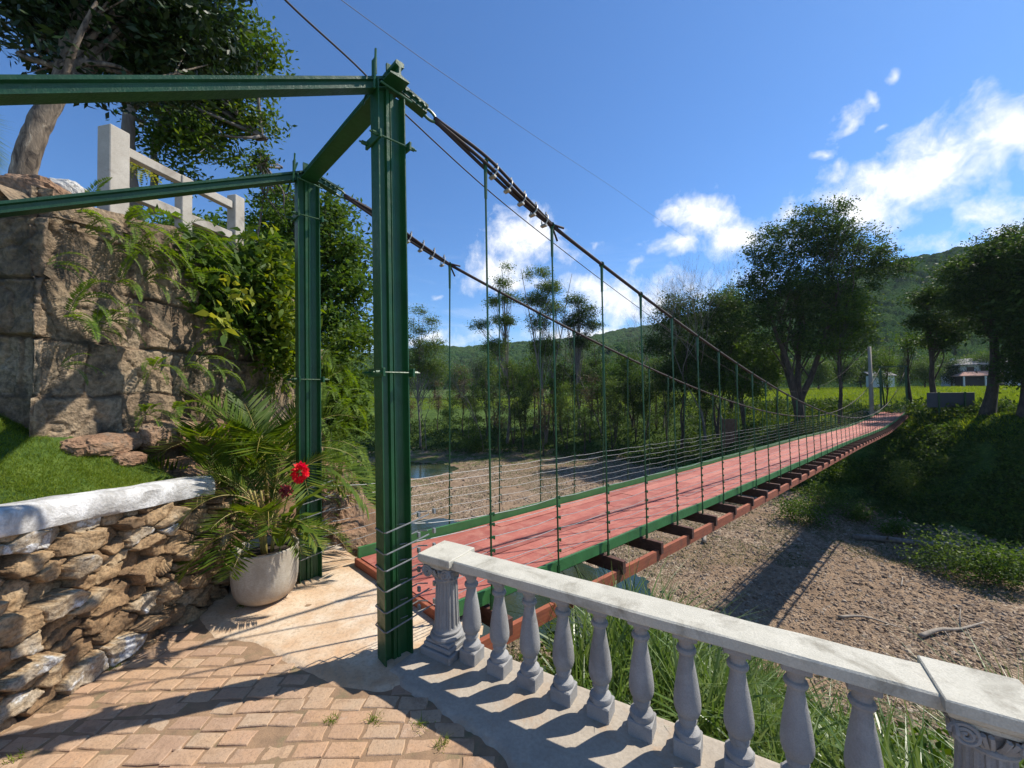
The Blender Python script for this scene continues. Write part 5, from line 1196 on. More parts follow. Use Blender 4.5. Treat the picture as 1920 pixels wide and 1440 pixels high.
# dense dark group left of it
for (pb, z, lst, n, s, lm, lab) in ((1275, 41, [(1270, 590, 45, 50), (1290, 650, 50, 50), (1260, 700, 45, 45), (1230, 640, 22, 40)], 230, 61, 'leaf_forest', 'dense dark tree on the bank behind the middle hangers, left one of the pair'),
                               (1345, 39, [(1340, 580, 45, 40), (1350, 640, 50, 50), (1330, 700, 50, 45), (1385, 600, 28, 60), (1375, 680, 34, 50)], 260, 62, 'leaf_forest', 'dense dark tree on the bank just left of the great spreading tree'),
                               (1370, 44, [(1368, 560, 28, 24), (1380, 610, 24, 36)], 70, 63, 'leaf_lit', 'bright green tree top peeping out between the bare tree and the great tree'),
                               (1395, 37, [(1410, 660, 36, 40), (1440, 690, 34, 34), (1390, 720, 40, 28)], 150, 64, 'leaf_mid', 'low leafy tree beneath the left side of the great spreading tree'),
                               (1185, 48, [(1180, 690, 30, 36), (1175, 730, 34, 26)], 90, 65, 'leaf_mid', 'small yellowish bushy tree at the left edge of the dark group')):
    t_ = make_tree('bank_tree', top_h(pb, lst[0][1], z), .18, rel(pb, z, lst), int(n * 1.3), 70, .21, M[lm], M['bark'], s, sig=.42, nb=26, stems=2); put(t_, pb, z, lab, None)
# tall grey green trees with tiered crowns
def euc(px, z, lst, n, s, lab, tr=.14, lm='leaf_euc', stems=1, leaf=.22):
    t_ = make_tree('eucalyptus', top_h(px, min(q[1] - q[3] for q in lst), z), tr, rel(px, z, lst), int(n * 2.6), 60, leaf * .85, M[lm], M['bark_grey'], s, sig=.38, nb=min(n, 40), stems=stems, shell=.5, trunk_top=.96, kink=.7, btaper=.5); put(t_, px, z, lab)
euc(788, 50, [(785, 585, 14, 10), (805, 600, 14, 9), (772, 605, 12, 9), (815, 615, 12, 7), (785, 620, 18, 9), (765, 630, 10, 7), (800, 650, 36, 20), (780, 680, 36, 26), (815, 690, 26, 26)], 90, 71, 'tall tree with small tiered crown, standing alone just right of the near tower post', .13)
euc(950, 50, [(950, 500, 9, 10), (943, 530, 14, 10), (925, 565, 20, 8), (900, 610, 18, 10), (958, 560, 20, 10), (945, 600, 26, 10), (930, 650, 26, 16)], 80, 72, 'tallest slim grey green tree behind the first hangers, left of the twin crowned one', .15)
euc(1022, 49, [(990, 515, 13, 9), (1018, 512, 18, 10), (1030, 540, 24, 12), (1005, 560, 26, 12), (1035, 580, 28, 14), (1010, 605, 26, 14), (1020, 650, 30, 22)], 120, 73, 'tall tree with rounded tiered crown between the second and third near hangers', .17, 'leaf_euc', 2)
euc(1085, 50, [(1080, 565, 18, 12), (1100, 585, 22, 14), (1075, 600, 22, 14), (1110, 610, 18, 10), (1090, 640, 22, 16)], 90, 74, 'darker upright pine like tree right of the twin crowned tree', .18, 'leaf_forest')
# slender understorey trees
lm_ = ('leaf_euc', 'leaf_mid', 'leaf_dry', 'leaf_forest'); prot = []
for k in range(5):
    H = 8.5; bl = [(0, 0, H * .86, .9, .9, .8), (.5, .2, H * .70, 1.3, 1.2, .8), (-.6, 0, H * .55, 1.4, 1.3, .8), (.3, -.3, H * .42, 1.1, 1.1, .5)]
    prot.append(make_tree('slender_tree', H, .07 + .02 * k / 4, bl, (44, 52, 30, 58, 48)[k], 52, .18, M[lm_[(1, 0, 2, 3, 1)[k]]], M['bark'], 80 + k, sig=.32, nb=30, stems=1 + (k % 2), trunk_top=.95))
sp = [(845, 50, 0, .85), (868, 53, 2, .95), (890, 49, 1, .9), (912, 52, 3, 1.0), (935, 46, 2, .9), (962, 50, 1, 1.05), (978, 47, 3, .95), (1000, 52, 0, 1.1), (1018, 45, 2, .9), (1040, 48, 4, 1.0), (1062, 46, 1, .9), (1085, 51, 3, 1.0), (1105, 47, 2, .95), (1130, 49, 0, .9), (1152, 46, 3, .85), (1170, 52, 4, .8), (1208, 44, 3, .9), (1230, 46, 1, .85), (770, 54, 2, .7), (820, 56, 2, .72), (1320, 40, 3, .8), (1455, 38, 4, .7), (1660, 33, 4, .62), (716, 56, 0, .85), (1190, 45, 3, 1.0), (1145, 44, 1, .8), (1095, 43, 4, .72), (1050, 52, 3, 1.15), (985, 54, 3, 1.15), (925, 56, 1, 1.1), (1250, 43, 3, 1.05), (1120, 54, 3, 1.1), (1075, 57, 1, 1.2), (1010, 57, 3, 1.2)]
seen = set()
ORD = 'first second third fourth fifth sixth seventh eighth ninth tenth eleventh twelfth thirteenth fourteenth fifteenth sixteenth seventeenth eighteenth nineteenth twentieth twenty-first twenty-second twenty-third twenty-fourth twenty-fifth twenty-sixth twenty-seventh twenty-eighth twenty-ninth thirtieth thirty-first thirty-second thirty-third thirty-fourth thirty-fifth thirty-sixth thirty-seventh thirty-eighth thirty-ninth fortieth forty-first forty-second'.split()
rgl = random.Random(4)
for j, (px, z, k, s) in enumerate(sp):
    if k in seen: r = copy_tree(prot[k])
    else: r = prot[k]; seen.add(k)
    q = sorted(range(len(sp)), key=lambda q: sp[q][0]).index(j)
    put(r, px, z, '%s slender tree in the riverbank grove, %s of the slender trees from the left' % (('light green', 'grey green', 'brownish', 'dark', 'fresh green')[k], ORD[q]), 'slender trees of the riverbank grove', rgl.random() * 6, s * (1.22 if j % 2 else 1.05))
# trunks without leaves
for (px, z, py, s, dp_, sprd, lab, tr) in ((1322, 39, 430, 91, 8, .42, 'tall bare tree with fine twigs against the clouds, left of the great tree', .17), (1358, 41, 500, 92, 7, .42, 'bare reddish twiggy tree touching the great dark tree', .12), (1212, 47, 540, 93, 7, .48, 'bare tree with curved twigs above the hanger tops, left of the tall bare one', .11),
                                 (1242, 46, 575, 94, 5, .4, 'short bare tree with a dark bird nest like clump', .10), (878, 50, 640, 95, 7, .45, 'bare pale twiggy tree left of the tallest slim tree', .09), (1128, 48, 555, 96, 7, .48, 'bare tree with level twigs right of the pine like tree', .10), (905, 47, 660, 97, 6, .5, 'low bare tree leaning left at the river bank edge', .08), (800, 49, 690, 98, 5, .5, 'bare bush like tree under the lone tiered crown', .07)):
    t_ = bare_tree('bare_tree', 1.0, tr / max(1, top_h(px, py, z)) * 1.6, s, M['bark_grey'], sprd, dp_)
    # normalise height
    hh_ = max(v.co.z for v in t_.children[0].data.vertices) if t_.children else 1
    S_ = top_h(px, py, z) / hh_; put(t_, px, z, lab, None, 0, S_)
# right hand trees
t_ = make_tree('tall_tree', 12.5, .30, rel(1848, 25, [(1850, 500, 55, 45), (1890, 460, 50, 45), (1810, 560, 45, 40), (1870, 590, 60, 45), (1790, 510, 34, 26), (1900, 540, 60, 60)]), 560, 64, .16, M['leaf_forest'], M['bark'], 101, sig=.30, nb=40, trunk_top=.8); put(t_, 1848, 25, 'tall dark tree with a straight trunk near the right edge, right of the sign')
t_ = make_tree('tall_tree', 9, .20, rel(1762, 28, [(1760, 560, 34, 24), (1735, 600, 30, 22), (1790, 610, 30, 26), (1765, 640, 34, 16), (1725, 560, 22, 14)]), 230, 54, .16, M['leaf_forest'], M['bark'], 102, sig=.28, nb=26, trunk_top=.85); put(t_, 1757, 28, 'thinner tree behind the grey sign, left of the tall dark tree')
t_ = make_tree('tall_tree', 11, .34, rel(1915, 23, [(1930, 500, 70, 70), (1910, 600, 44, 60), (1940, 680, 60, 60), (1900, 690, 26, 50)]), 520, 64, .16, M['leaf_forest'], M['bark'], 103, sig=.32, nb=30); put(t_, 1925, 23, 'dark leafy tree cut by the right edge of the picture')
t_ = make_tree('tall_tree', 7, .12, [(0, 0, 5.6, .9, .9, .6), (.4, 0, 4.9, .8, .8, .5)], 30, 34, .17, M['leaf_mid'], M['bark'], 104, sig=.3, nb=12); put(t_, 1708, 30.5, 'small forked tree just right of the far tower')
# unseen neighbours on the right that shade the bank
for (x, y, s) in ((33, 17.5, 105), (37, 12, 106), (32, 22.5, 107), (38.5, 18, 108)):
    t_ = make_tree('tall_tree', 11, .3, [(0, 0, 8.5, 2.6, 2.6, 2.2), (1.2, 0, 6.5, 2.5, 2.5, 1.8), (-1.2, .5, 6.0, 2.4, 2.4, 1.7)], 170, 46, .26, M['leaf_forest'], M['bark'], s, sig=.6, nb=16)
    place(t_, x, y, float(terr(np.array([x]), np.array([y]))[0]), s, 1, 'dark leafy unseen tree added to shade the right bank, %s from the river bend' % {105: 'third', 106: 'fourth', 107: 'first', 108: 'second'}[s], 'tree', 'unseen trees added to shade the right bank')
# row of round trees beyond the meadow
rt = [make_tree('round_tree', 8, .2, [(0, 0, 5.8, 2.6, 2.4, 2.0), (1.3, 0, 4.4, 2.2, 2.2, 1.6), (-1.4, 0, 4.2, 2.2, 2.2, 1.5), (0, 0, 2.6, 2.4, 2.4, 1.2)], 120, 80, .28, M[m_], M['bark'], 120 + k, sig=.7, nb=10) for k, m_ in enumerate(('leaf_mid', 'leaf_forest', 'leaf_lit'))]
row_ = [(700, 100), (760, 92), (815, 105), (860, 96), (905, 110), (955, 98), (1000, 108), (1050, 96), (1100, 104), (1150, 92), (1200, 100), (1255, 90), (1300, 98), (1350, 86), (1400, 92), (1445, 84), (1490, 90), (1535, 82), (1580, 86), (1615, 92), (1650, 80), (1665, 98), (1700, 84), (1735, 76), (1750, 96), (1785, 88), (1815, 100), (1850, 86), (1880, 96), (1915, 84), (1960, 90), (2010, 80)]
seen = set(); ordn = ['first', 'second', 'third', 'fourth', 'fifth', 'sixth', 'seventh', 'eighth', 'ninth', 'tenth', 'eleventh', 'twelfth', 'thirteenth', 'fourteenth', 'fifteenth', 'sixteenth', 'seventeenth', 'eighteenth', 'nineteenth', 'twentieth']
for j, (px, z) in enumerate(row_):
    k = (j * 7) % 3
    if k in seen: r = copy_tree(rt[k])
    else: r = rt[k]; seen.add(k)
    q = ordn[j] + ' from the left' if j < 16 else (ordn[len(row_) - 1 - j] + ' from the right')
    put(r, px, z, '%s round tree at the far edge of the meadow, %s' % (('mid green', 'dark green', 'light green')[k], q), 'round trees beyond the meadow', j * 1.3, rgl.uniform(.75, 1.15) * z / 90)

# ---------------------------------------------------------------- ground cover, meadow, gravel, reeds
def scatter(name, label, cat, X, Y, L, asp, m, seed, up=.5, lift=.0):
    rg = np.random.default_rng(seed); n = len(X); Z = terr(X, Y) + lift * rg.random(n); D = rdir(n, rg, up); V, F = leafquads(np.stack([X, Y, Z], -1), D, rdir(n, rg, .4), L * (.5 + rg.random(n)), L * asp * (.5 + rg.random(n))); b = MB(); b.add(V, F); o = b.build(name, m, None); return tag(o, label, cat, kind='stuff')
def zone(n, kf, zf, rg, cond):
    k = rg.uniform(*kf, n); z = np.exp(rg.uniform(math.log(zf[0]), math.log(zf[1]), n)); X = k * z; H = terr(X, z); c = cond(X, z, H); return X[c], z[c], H[c]
rg = np.random.default_rng(77)
X, Y, H_ = zone(330000, (-.5, 1.45), (11, 62), rg, lambda X, Y, H: (H > -5.65) & (H < -.15) & (fbm(X * .45, Y * .45, 0, 201, 3) > -.35) & ~((X < 22) & (Y < 12)))
bush = np.clip(fbm(X * .5, Y * .5, 0, 202, 3) * 2.2, 0, 1)
b = MB(); n = len(X); Z = terr(X, Y) + bush * rg.random(n) * 1.0 + .02; R_ = np.hypot(X, Y); L = (.07 + .0042 * R_) * (.6 + .8 * rg.random(n)); V, F = leafquads(np.stack([X, Y, Z], -1), rdir(n, rg, .4), rdir(n, rg, .6), L, L * .5); b.add(V, F)
tag(b.build('bank_vegetation', M['cover'], None), 'low creepers and bushy ground cover over the far river bank', 'ground cover', kind='stuff')
X, Y, H_ = zone(200000, (-.5, 1.45), (22, 100), rg, lambda X, Y, H: (H > -1.6) & (Y > 21) & (X * .0 + Y > 20))
n = len(X); R_ = np.hypot(X, Y); V, F = blades(X, Y, terr(X, Y) - .02, (.16 + .0020 * R_) * (.5 + rg.random(n)), .016 + .0011 * R_, .3 + .6 * rg.random(n), rg, 1)
b = MB(); b.add(V, F); tag(b.build('meadow_grass', M['field'], None), 'sunlit meadow grass beyond the river bank', 'grass', kind='stuff')
# broad leaved clumps on the right bank
kx = rg.uniform(.72, 1.42, 900); kz = np.exp(rg.uniform(math.log(15), math.log(36), 900)); X = kx * kz; Hh = terr(X, kz); ok = (Hh > -5.3) & (Hh < -1.2); X, Y, Hh = X[ok], kz[ok], Hh[ok]
C = np.stack([X, Y, Hh + .25], -1); b = MB(); rz_ = .12 + .30 * rg.random(len(X)); cloud(b, C, rz_, 70, .15, .5, rg, flat=.7)
tag(b.build('bank_shrubs', M['leaf_mid'], None), 'shrubby clumps covering the shaded right river bank', 'shrubs', kind='stuff')
# grass patches on the gravel
X, Y, H_ = zone(260000, (-.5, 1.4), (9, 48), rg, lambda X, Y, H: (H < -5.4) & (H > -6.12) & (fbm(X * .16, Y * .16, 0, 31, 3) + .25 * fbm(X * 1.1, Y * 1.1, 0, 203, 3) > -.02))
n = len(X); R_ = np.hypot(X, Y); V, F = blades(X, Y, terr(X, Y) - .01, (.05 + .0022 * R_) * (.5 + rg.random(n)), .006 + .0008 * R_, .6 + .9 * rg.random(n), rg, 1)
b = MB(); b.add(V, F); tag(b.build('sparse_grass', M['cover'], None), 'sparse weeds between the stones of the riverbed', 'weeds', kind='stuff')
# pebbles
def pebbles(X, Y, S, seed):
    rg = np.random.default_rng(seed); n = len(X); ico = []
    for k in range(8):
        base = np.array([(math.cos(a) * .5, math.sin(a) * .5, 0) for a in np.arange(6) * math.pi / 3] + [(math.cos(a + .5) * .34, math.sin(a + .5) * .34, .30) for a in np.arange(3) * math.pi * 2 / 3]); base = base * (1 + rg.normal(size=base.shape) * .14); ico.append(base)
    F0 = np.array([(0, 1, 6), (1, 2, 7), (1, 7, 6), (2, 3, 7), (3, 4, 8), (3, 8, 7), (4, 5, 8), (5, 0, 6), (5, 6, 8), (6, 7, 8)])
    k = rg.integers(8, size=n); Bv = np.array(ico)[k] * S[:, None, None] * np.stack([.8 + .5 * rg.random(n), .8 + .4 * rg.random(n), .7 + .6 * rg.random(n)], -1)[:, None, :]
    a = rg.random(n) * 6.28; c, s = np.cos(a)[:, None], np.sin(a)[:, None]; x = Bv[..., 0] * c - Bv[..., 1] * s; y = Bv[..., 0] * s + Bv[..., 1] * c; tilt = rg.normal(size=(n, 2)) * .22
    z = Bv[..., 2] + x * tilt[:, :1] + y * tilt[:, 1:]; V = np.stack([x + X[:, None], y + Y[:, None], z + (terr(X, Y) - S * .10)[:, None]], -1)
    return V.reshape(-1, 3), (np.arange(n)[:, None, None] * 9 + F0).reshape(-1, 3), np.repeat(rg.random(n), 9)
X, Y, H_ = zone(150000, (-.35, 1.45), (8.2, 42), rg, lambda X, Y, H: (H < -5.5) & (H > -6.10) & (fbm(X * .3, Y * .3, 0, 204, 3) > -.30 + 0 * X))
S = (.022 + .0011 * np.hypot(X, Y)) * (.5 + rg.random(len(X)) ** 5 * 4.0); V, F, A = pebbles(X, Y, S, 9); b = MB(); b.add(V, F, 0, A)
tag(b.build('river_pebbles', M['pebble'], None, False, True), 'brown pebbles and gravel covering the dry riverbed', 'pebbles', kind='stuff')
# reeds and weeds on the near bank under the balustrade
def slope_pts(n, dmax, pw, seed):
    s_ = rng.uniform(-.1, 7.5, n); d_ = .22 + rng.random(n) ** pw * dmax; ok = ~((s_ < 1.0) & (d_ > 1.2 + 1.6 * s_)); s_, d_ = s_[ok], d_[ok]
    return s_, d_, B0[0] + LB[0] * s_ + LN[0] * d_, B0[1] + LB[1] * s_ + LN[1] * d_
s_, d_, X, Y = slope_pts(62000, 5.6, .85, 1); dn = fbm(s_ * 1.3, d_ * 1.2, 0, 210, 3); k = (dn > -.05) & (s_ > .55); s_, d_, X, Y, dn = s_[k], d_[k], X[k], Y[k], dn[k]; n = len(X)
cl = np.clip(.5 + 1.6 * dn, .3, 1.25) * np.clip(.45 + d_ * .32, .4, 1.15)
V, F = blades(X, Y, terr(X, Y) - .05, cl * (.6 + .75 * rng.random(n)), .015 + .026 * rng.random(n), .15 + 1.0 * rng.random(n) ** 1.6, rng, 5); b = MB(); b.add(V, F)
tag(b.build('tall_grass', M['reed'], None), 'tall grass blades with some yellow ones on the slope below the balustrade', 'grass', kind='stuff')
s_, d_, X, Y = slope_pts(90000, 5.8, .9, 2); n = len(X); bm_ = np.clip(fbm(s_ * 1.5, d_ * 1.5, 0, 212, 2) + .25, 0, 1); Z = terr(X, Y) + rng.random(n) * (.08 + .55 * bm_); L = .035 + .045 * rng.random(n)
V, F = leafquads(np.stack([X, Y, Z], -1), rdir(n, rng, .2), rdir(n, rng, .7), L, L * .55); b = MB(); b.add(V, F); tag(b.build('creeping_weeds', M['leaf_lit'], None), 'leafy weeds and creepers on the slope below the balustrade', 'weeds', kind='stuff')
s_, d_, X, Y = slope_pts(60000, 5.5, 1.1, 3); n = len(X)
V, F = blades(X, Y, terr(X, Y) - .02, (.12 + .30 * rng.random(n)), .005 + .006 * rng.random(n), .5 + rng.random(n), rng, 3); b = MB(); b.add(V, F); tag(b.build('edge_grass', M['grass'], None), 'finer grass mixed among the weeds outside the concrete ledge', 'grass', kind='stuff')
# a few bushes on the banks and small weeds in the paving joints
rgb = np.random.default_rng(9)
def bush(px, z, w, h, m, lab, seed, n=16, per=70, leaf=.12, grp=None):
    x, g = gy_(px, z); r2 = np.random.default_rng(seed); C = crown_pts([(0, 0, h * .5, w / 2, w / 2, h * .55)], n, r2, .5); b = MB(); cloud(b, C, w * .13, per, leaf, .5, r2); o = b.build('bush', m, None); o.location = (x, z, g); return tag(o, lab, 'bush', grp)
bush(885, 47, 3.0, 3.2, M['leaf_lit'], 'rounded green bush at the bank edge left of the tallest slim tree', 1, 40, 60, .2)
bush(1550, 24, 2.6, 1.5, M['leaf_euc'], 'pale bush on the bank just below the bridge deck, left of its shadow', 2, 30, 70, .13)
bush(1500, 22.5, 2.6, 1.4, M['leaf_mid'], 'green bush under the middle of the bridge, beside the gravel', 3, 30, 70, .13)
bush(1590, 27, 2.6, 1.3, M['leaf_lit'], 'light green bush under the far third of the bridge', 4, 24, 70, .13)
bush(1770, 16.5, 2.6, 1.8, M['leaf_euc'], 'greyish bush in the shade of the right bank, upper right of the gravel', 5, 30, 70, .12)
bush(1850, 15.5, 2.2, 1.5, M['leaf_mid'], 'bush at the right edge where gravel meets the shaded bank', 6, 26, 70, .12)
bush(1905, 15.2, 2.0, 1.4, M['leaf_euc'], 'bush half cut by the right border of the picture, above the gravel', 7, 24, 70, .12)
bush(1690, 24, 1.8, 2.0, M['leaf_euc'], 'pale leaved bush on the steep bank right below the far bridge end', 8, 26, 60, .13)
bush(1665, 20.5, 1.2, .8, M['leaf_lit'], 'small pale plant beside the bridge shadow near the fallen trunk', 9, 14, 50, .13)
bush(1600, 22.5, 1.6, 1.0, M['leaf_mid'], 'low bush right of the bridge shadow at the foot of the bank', 10, 18, 60, .12)
# dry weed standing in the bridge shadow
b = MB(); x, g = gy_(1440, 10.5)
for i in range(70):
    d = rdir(1, rgb, .9)[0]; L = rgb.uniform(.6, 1.5); P = spline([(0, 0, 0), d * L * .5 + np.array((0, 0, .15)), d * L + np.array((rgb.normal() * .2, 0, -.1))], 4); b.tube(P, np.linspace(.006, .003, len(P)), 4, cap=False)
o = b.build('dry_weed', M['reed'], None); o.location = (x, 10.5, g); tag(o, 'wiry pale weed tuft growing in the dark band of the bridge shadow', 'weed')
# fallen branches
def branch(pts, r, lab, seed, m='twig', tw=3):
    rg2 = np.random.default_rng(seed); P = []
    for (px, py) in pts:
        z = 8.0
        for _ in range(40):
            p = W(px, py, z); h = float(terr(np.array([p[0]]), np.array([z]))[0]); z += (p[2] - h) * .9 * FPX / (py - hor(px)) ; z = min(max(z, 5), 60)
        p = W(px, py, z); P.append((p[0], p[1], float(terr(np.array([p[0]]), np.array([z]))[0]) + r * 1.2 + .04 * (len(P) % 2)))
    P = np.array(P); o0 = P[0].copy(); Q = spline(P - o0, 5); b = MB(); b.tube(Q, np.linspace(r, r * .35, len(Q)), 7)
    for _ in range(tw):
        s0 = Q[rg2.integers(len(Q) // 3, len(Q))]; d = rdir(1, rg2, .4)[0] * rg2.uniform(.2, .5) * (1 + 12 * r); b.tube([s0, s0 + d * .5 + rg2.normal(size=3) * .03, s0 + d], [r * .4, r * .3, r * .15], 5)
    o = b.build('fallen_branch', M[m], None, True); o.location = o0; return tag(o, lab, 'branch', 'branches lying on the riverbed')
branch([(1725, 1198), (1760, 1188), (1800, 1184), (1845, 1174)], .07, 'pale dry branch lying on the gravel at the right, nearest the balustrade', 1)
branch([(1720, 1065), (1745, 1062), (1765, 1050)], .04, 'forked pale twig lying on the gravel right of the bridge shadow', 2)
branch([(1572, 1160), (1620, 1162), (1680, 1178)], .05, 'dark stick half buried in the gravel right of the bridge shadow', 3, 'twig', 1)
branch([(1690, 1100), (1693, 1085)], .03, 'short white stick standing out on the gravel, centre right', 4, 'twig', 0)
branch([(1685, 1048), (1686, 1038)], .03, 'tiny white stick on the gravel below the shaded bank', 5, 'twig', 0)
branch([(1765, 1030), (1778, 1040)], .05, 'whitish broken stick at the edge of the shaded bank', 6, 'twig', 0)
lx, ly = 17.6, 19.6; b = MB(); P = np.array([(lx - .4, ly + .5), (lx + .9, ly + .1), (lx + 2.2, ly - .6), (lx + 3.4, ly - 1.0)]); Q = np.stack([P[:, 0], P[:, 1], terr(P[:, 0], P[:, 1]) + .14], 1); b.tube(spline(Q - Q[0], 4), .15, 8); b.tube([Q[1] - Q[0], Q[1] - Q[0] + np.array((-.4, -.5, .35))], [.07, .03], 5); o = b.build('fallen_log', M['bark_grey'], None, True); o.location = Q[0]; tag(o, 'fallen dark tree stem at the foot of the bank beside the bridge shadow', 'log')
branch([(1820, 1035), (1860, 1060), (1900, 1085)], .05, 'long thin branch on the gravel near the right border', 8, 'twig', 3)
branch([(1320, 1020), (1326, 1000)], .10, 'rotten stump standing in the gravel close to the red beam of the bridge', 9, 'twig', 1)

# ---------------------------------------------------------------- sign, pole, houses, wires
zs = 27.0
sg = empty('sign_board', tuple(W(1782, 780, zs)), 'blank grey back of a wide sign board on two posts beyond the river', 'sign'); loc = W(1782, 780, zs)
AXs = np.array([norm((.93, -.36, 0)), norm((.36, .93, 0)), (0, 0, 1.0)])
b = MB(); cB = W(1782, 750, zs); b.box(cB, (2.45, .05, 1.02), AXs, bev=.01); wkid(b.build('board', M['board'], None), sg, loc)
for q in (-.62, .72):
    b = MB(); c = cB + AXs[0] * q * 1.0 - AXs[1] * .06; c[2] = cB[2] - .5; b.box(c, (.08, .06, 2.1), AXs); wkid(b.build('post', M['green'], None), sg, loc)
z = 29.5; pt = W(1630, 650, z); g = gy_(1632, z)[1]; b = MB(); b.tube([(pt[0] + .08, z, g - .3), (pt[0], z, pt[2])], [.15, .105], 12); o = b.build('utility_pole', M['pole'], None, True); tag(o, 'plain concrete pole at the far end of the bridge carrying a sagging cable', 'pole'); PT = np.array((pt[0], z, pt[2]))
def catmesh(name, P, r, m, lab, cat): b = MB(); b.tube(spline(P, 6), r, 6); return tag(b.build(name, m, None, True), lab, cat)
Ws = [W(440, -110, 2.2), W(535, 0, 2.55), W(665, 120, 3.1), W(750, 205, 3.6), W(925, 365, 5.2), W(1060, 473, 7.2), W(1180, 564, 10.0), W(1290, 643, 14.5), W(1390, 705, 20.0), W(1470, 733, 23.0), W(1530, 727, 25.2), W(1580, 700, 27.2), W(1612, 668, 28.7), PT]
catmesh('suspended_cable', Ws, .0075, M['cable'], 'single dark cable sagging over the river from the upper left to the concrete pole', 'cable')
catmesh('power_line', [W(560, -60, 9), W(640, 0, 10), W(820, 130, 14), W(1010, 260, 22), W(1150, 352, 32), W(1230, 408, 44), W(1290, 448, 60)], .009, M['blackwire'], 'very thin power line crossing the blue sky high above the bridge', 'cable')
# two storey house beyond the meadow
zh = 86.0; c0 = W(1840, 724, zh); hs_ = empty('house', tuple(c0), 'white two storey house with grey roof and red tiled porch beyond the meadow', 'house'); AXh = np.array([norm((.92, -.40, 0)), norm((.40, .92, 0)), (0, 0, 1.0)])
def hb(cx, cy, cz, sx, sy, sz, m, nm, par=hs_, bev=0): b = MB(); b.box(c0 + AXh[0] * cx + AXh[1] * cy + np.array((0, 0, cz)), (sx, sy, sz), AXh, bev=bev); o = b.build(nm, m, None); return wkid(o, par, c0) if par is hs_ else wkid(o, par, (0, 0, 0))
wl = hb(1.2, 2, 2.0, 10.5, 7, 5.4, M['wallwhite'], 'wall')
def hip(cx, cy, z0, sx, sy, h, m, nm, in_=.35):
    b = MB(); A = [c0 + AXh[0] * (cx + x * sx / 2) + AXh[1] * (cy + y * sy / 2) + np.array((0, 0, z0)) for x, y in ((-1, -1), (1, -1), (1, 1), (-1, 1))]; R1 = c0 + AXh[0] * (cx - sx / 2 + sy * in_) + AXh[1] * cy + np.array((0, 0, z0 + h)); R2 = c0 + AXh[0] * (cx + sx / 2 - sy * in_) + AXh[1] * cy + np.array((0, 0, z0 + h))
    b.add(A + [R1, R2] + [a - np.array((0, 0, .15)) for a in A], [(0, 1, 5, 4), (2, 3, 4, 5), (6, 7, 1, 0), (7, 8, 2, 1), (8, 9, 3, 2), (9, 6, 0, 3)]); n0 = 0; b.F.append((np.array([(1, 2, 5), (3, 0, 4)]), 0)); return wkid(b.build(nm, m, None), hs_, c0)
hip(1.2, 2, 4.7, 12.6, 9.0, 1.5, M['roofgrey'], 'roof'); pr_ = hip(-1.6, -3.1, 2.25, 7.6, 3.4, 1.0, M['roofred'], 'porch_roof')
hb(-1.6, -2.6, 1.0, 6.6, 2.2, 2.2, M['dark'], 'porch')
for cx in (-4.9, -1.6, 1.7): hb(cx, -4.6, 1.1, .22, .22, 2.3, M['wallwhite'], 'porch_pillar')
for cx in (-2.4, -.2, 2.6, 4.8): hb(cx, -1.55, 3.7, 1.15, .12, 1.0, M['shutter'], 'window')
hb(-3.6, 2.0, 5.9, .5, .5, .9, M['wallwhite'], 'chimney')
# low sheds
for (px, z, w, lab) in ((1650, 76, 3.2, 'small pale roofed shed beyond the meadow behind the far tower'), (1412, 84, 3.2, 'small white shed glimpsed between the trunks of the great tree')):
    c = W(px, 722, z); r_ = empty('shed', tuple(c), lab, 'shed')
    b = MB(); b.box(c + np.array((0, 0, .7)), (w, 3, 2.2), AXh); wkid(b.build('wall', M['wallwhite'], None), r_, c); b = MB()
    b.add([c + AXh[0] * x * w * .58 + AXh[1] * y * 1.9 + np.array((0, 0, 1.8 + (y > 0) * .9)) for x, y in ((-1, -1), (1, -1), (1, 1), (-1, 1))] + [c + AXh[0] * x * w * .58 + AXh[1] * y * 1.9 + np.array((0, 0, 1.7 + (y > 0) * .9)) for x, y in ((-1, -1), (1, -1), (1, 1), (-1, 1))], [(0, 1, 2, 3), (7, 6, 5, 4), (0, 4, 5, 1), (1, 5, 6, 2), (2, 6, 7, 3), (3, 7, 4, 0)]); wkid(b.build('roof', M['roofgrey'], None), r_, c)
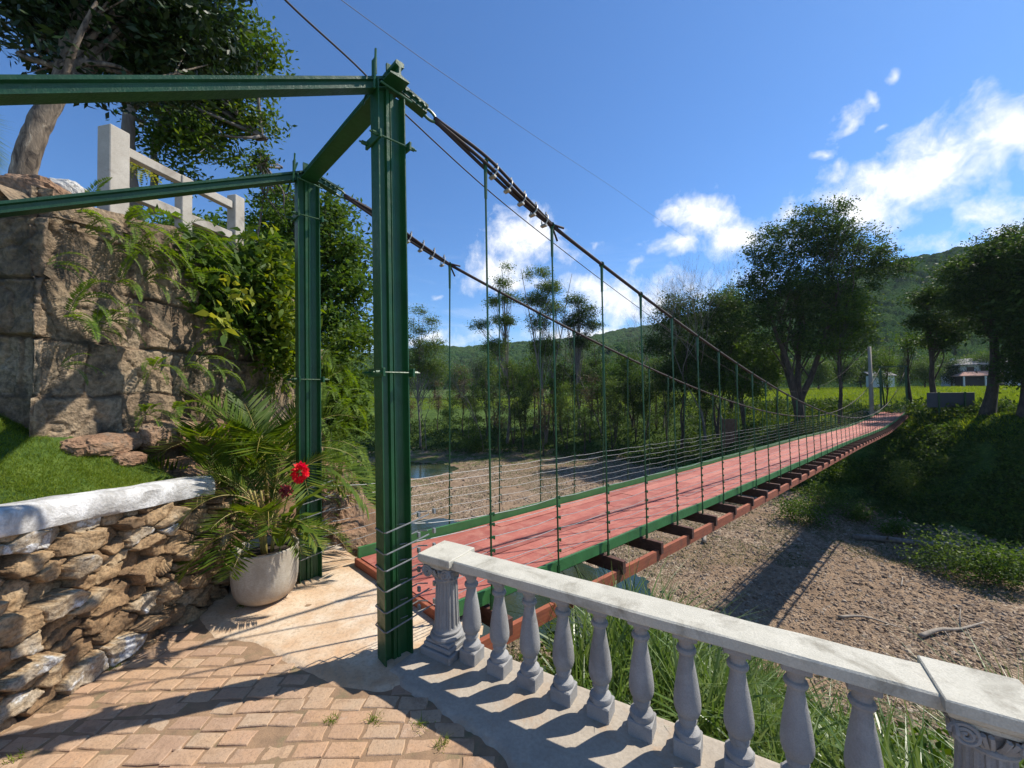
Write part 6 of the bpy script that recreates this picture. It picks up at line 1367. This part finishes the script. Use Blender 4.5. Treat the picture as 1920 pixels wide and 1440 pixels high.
# old brick gate post on the far bank and kerb at the far landing
b = MB(); x, g = gy_(1365, 36); b.box((x, 36, g + .9), (1.3, .5, 2.6), None, bev=.03); tag(b.build('brick_pier', M['boulder'], None), 'old brown masonry pier among the trunks on the far bank', 'pier')
b = MB(); c = bp(1, np.array(TE + 1.6), -.45); b.box(bp(1, np.array(TE + 1.5), -.55, -.7), (3.4, 3.6, .5), np.array([UB, CR, (0, 0, 1)]), bev=.02); struct(b.build('far_landing', M['ledge'], None))
b = MB(); b.box(bp(1, np.array(TE + 3.2), -.1, -.4), (.25, 3.0, .45), np.array([UB, CR, (0, 0, 1)]), bev=.02); tag(b.build('low_wall', M['oldconcrete'], None), 'low concrete kerb wall closing the far landing of the bridge', 'wall')
# weeds in the paving
rgw = np.random.default_rng(3)
for (px, py, lab) in ((790, 1360, 'small weed tuft in the corner between pavers and ledge'), (700, 1350, 'tiny weed between the front pavers, centre'), (620, 1352, 'tiny weed between the front pavers, left of centre'), (35, 1420, 'weed at the foot of the dry stone wall, bottom left corner'), (450, 1138, 'sprig of weed on the dusty apron below the pot'), (215, 1250, 'weed at the foot of the dry stone wall in its middle'), (830, 1400, 'little weed beside the ledge shadow near the bottom')):
    k = px2(px, py); n = 40; X = rgw.normal(size=n) * .018; Y = rgw.normal(size=n) * .018; V, F = blades(X, Y, X * 0, .02 + .03 * rgw.random(n), .004 + 0 * X, .5 + rgw.random(n), rgw, 2); b = MB(); b.add(V, F); o = b.build('weed', M['grass'], None); o.location = (k[0], k[1], -.005); tag(o, lab, 'weed', 'weeds in the paving')

# ---------------------------------------------------------------- air
hm = bpy.data.materials.new('pale air'); hm.use_nodes = True; nt = hm.node_tree; nt.nodes.clear()
pv = nt.nodes.new('ShaderNodeVolumePrincipled'); pv.inputs['Color'].default_value = (.72, .84, 1, 1); pv.inputs['Density'].default_value = .00013; pv.inputs['Anisotropy'].default_value = .2
mo = nt.nodes.new('ShaderNodeOutputMaterial'); nt.links.new(pv.outputs[0], mo.inputs['Volume'])
b = MB(); b.box((0, 0, 115), (3400, 3400, 246)); hz = b.build('haze', hm, None); hz['kind'] = 'stuff'; hz['label'] = 'faint bluish haze over the far hills'; hz['category'] = 'haze'
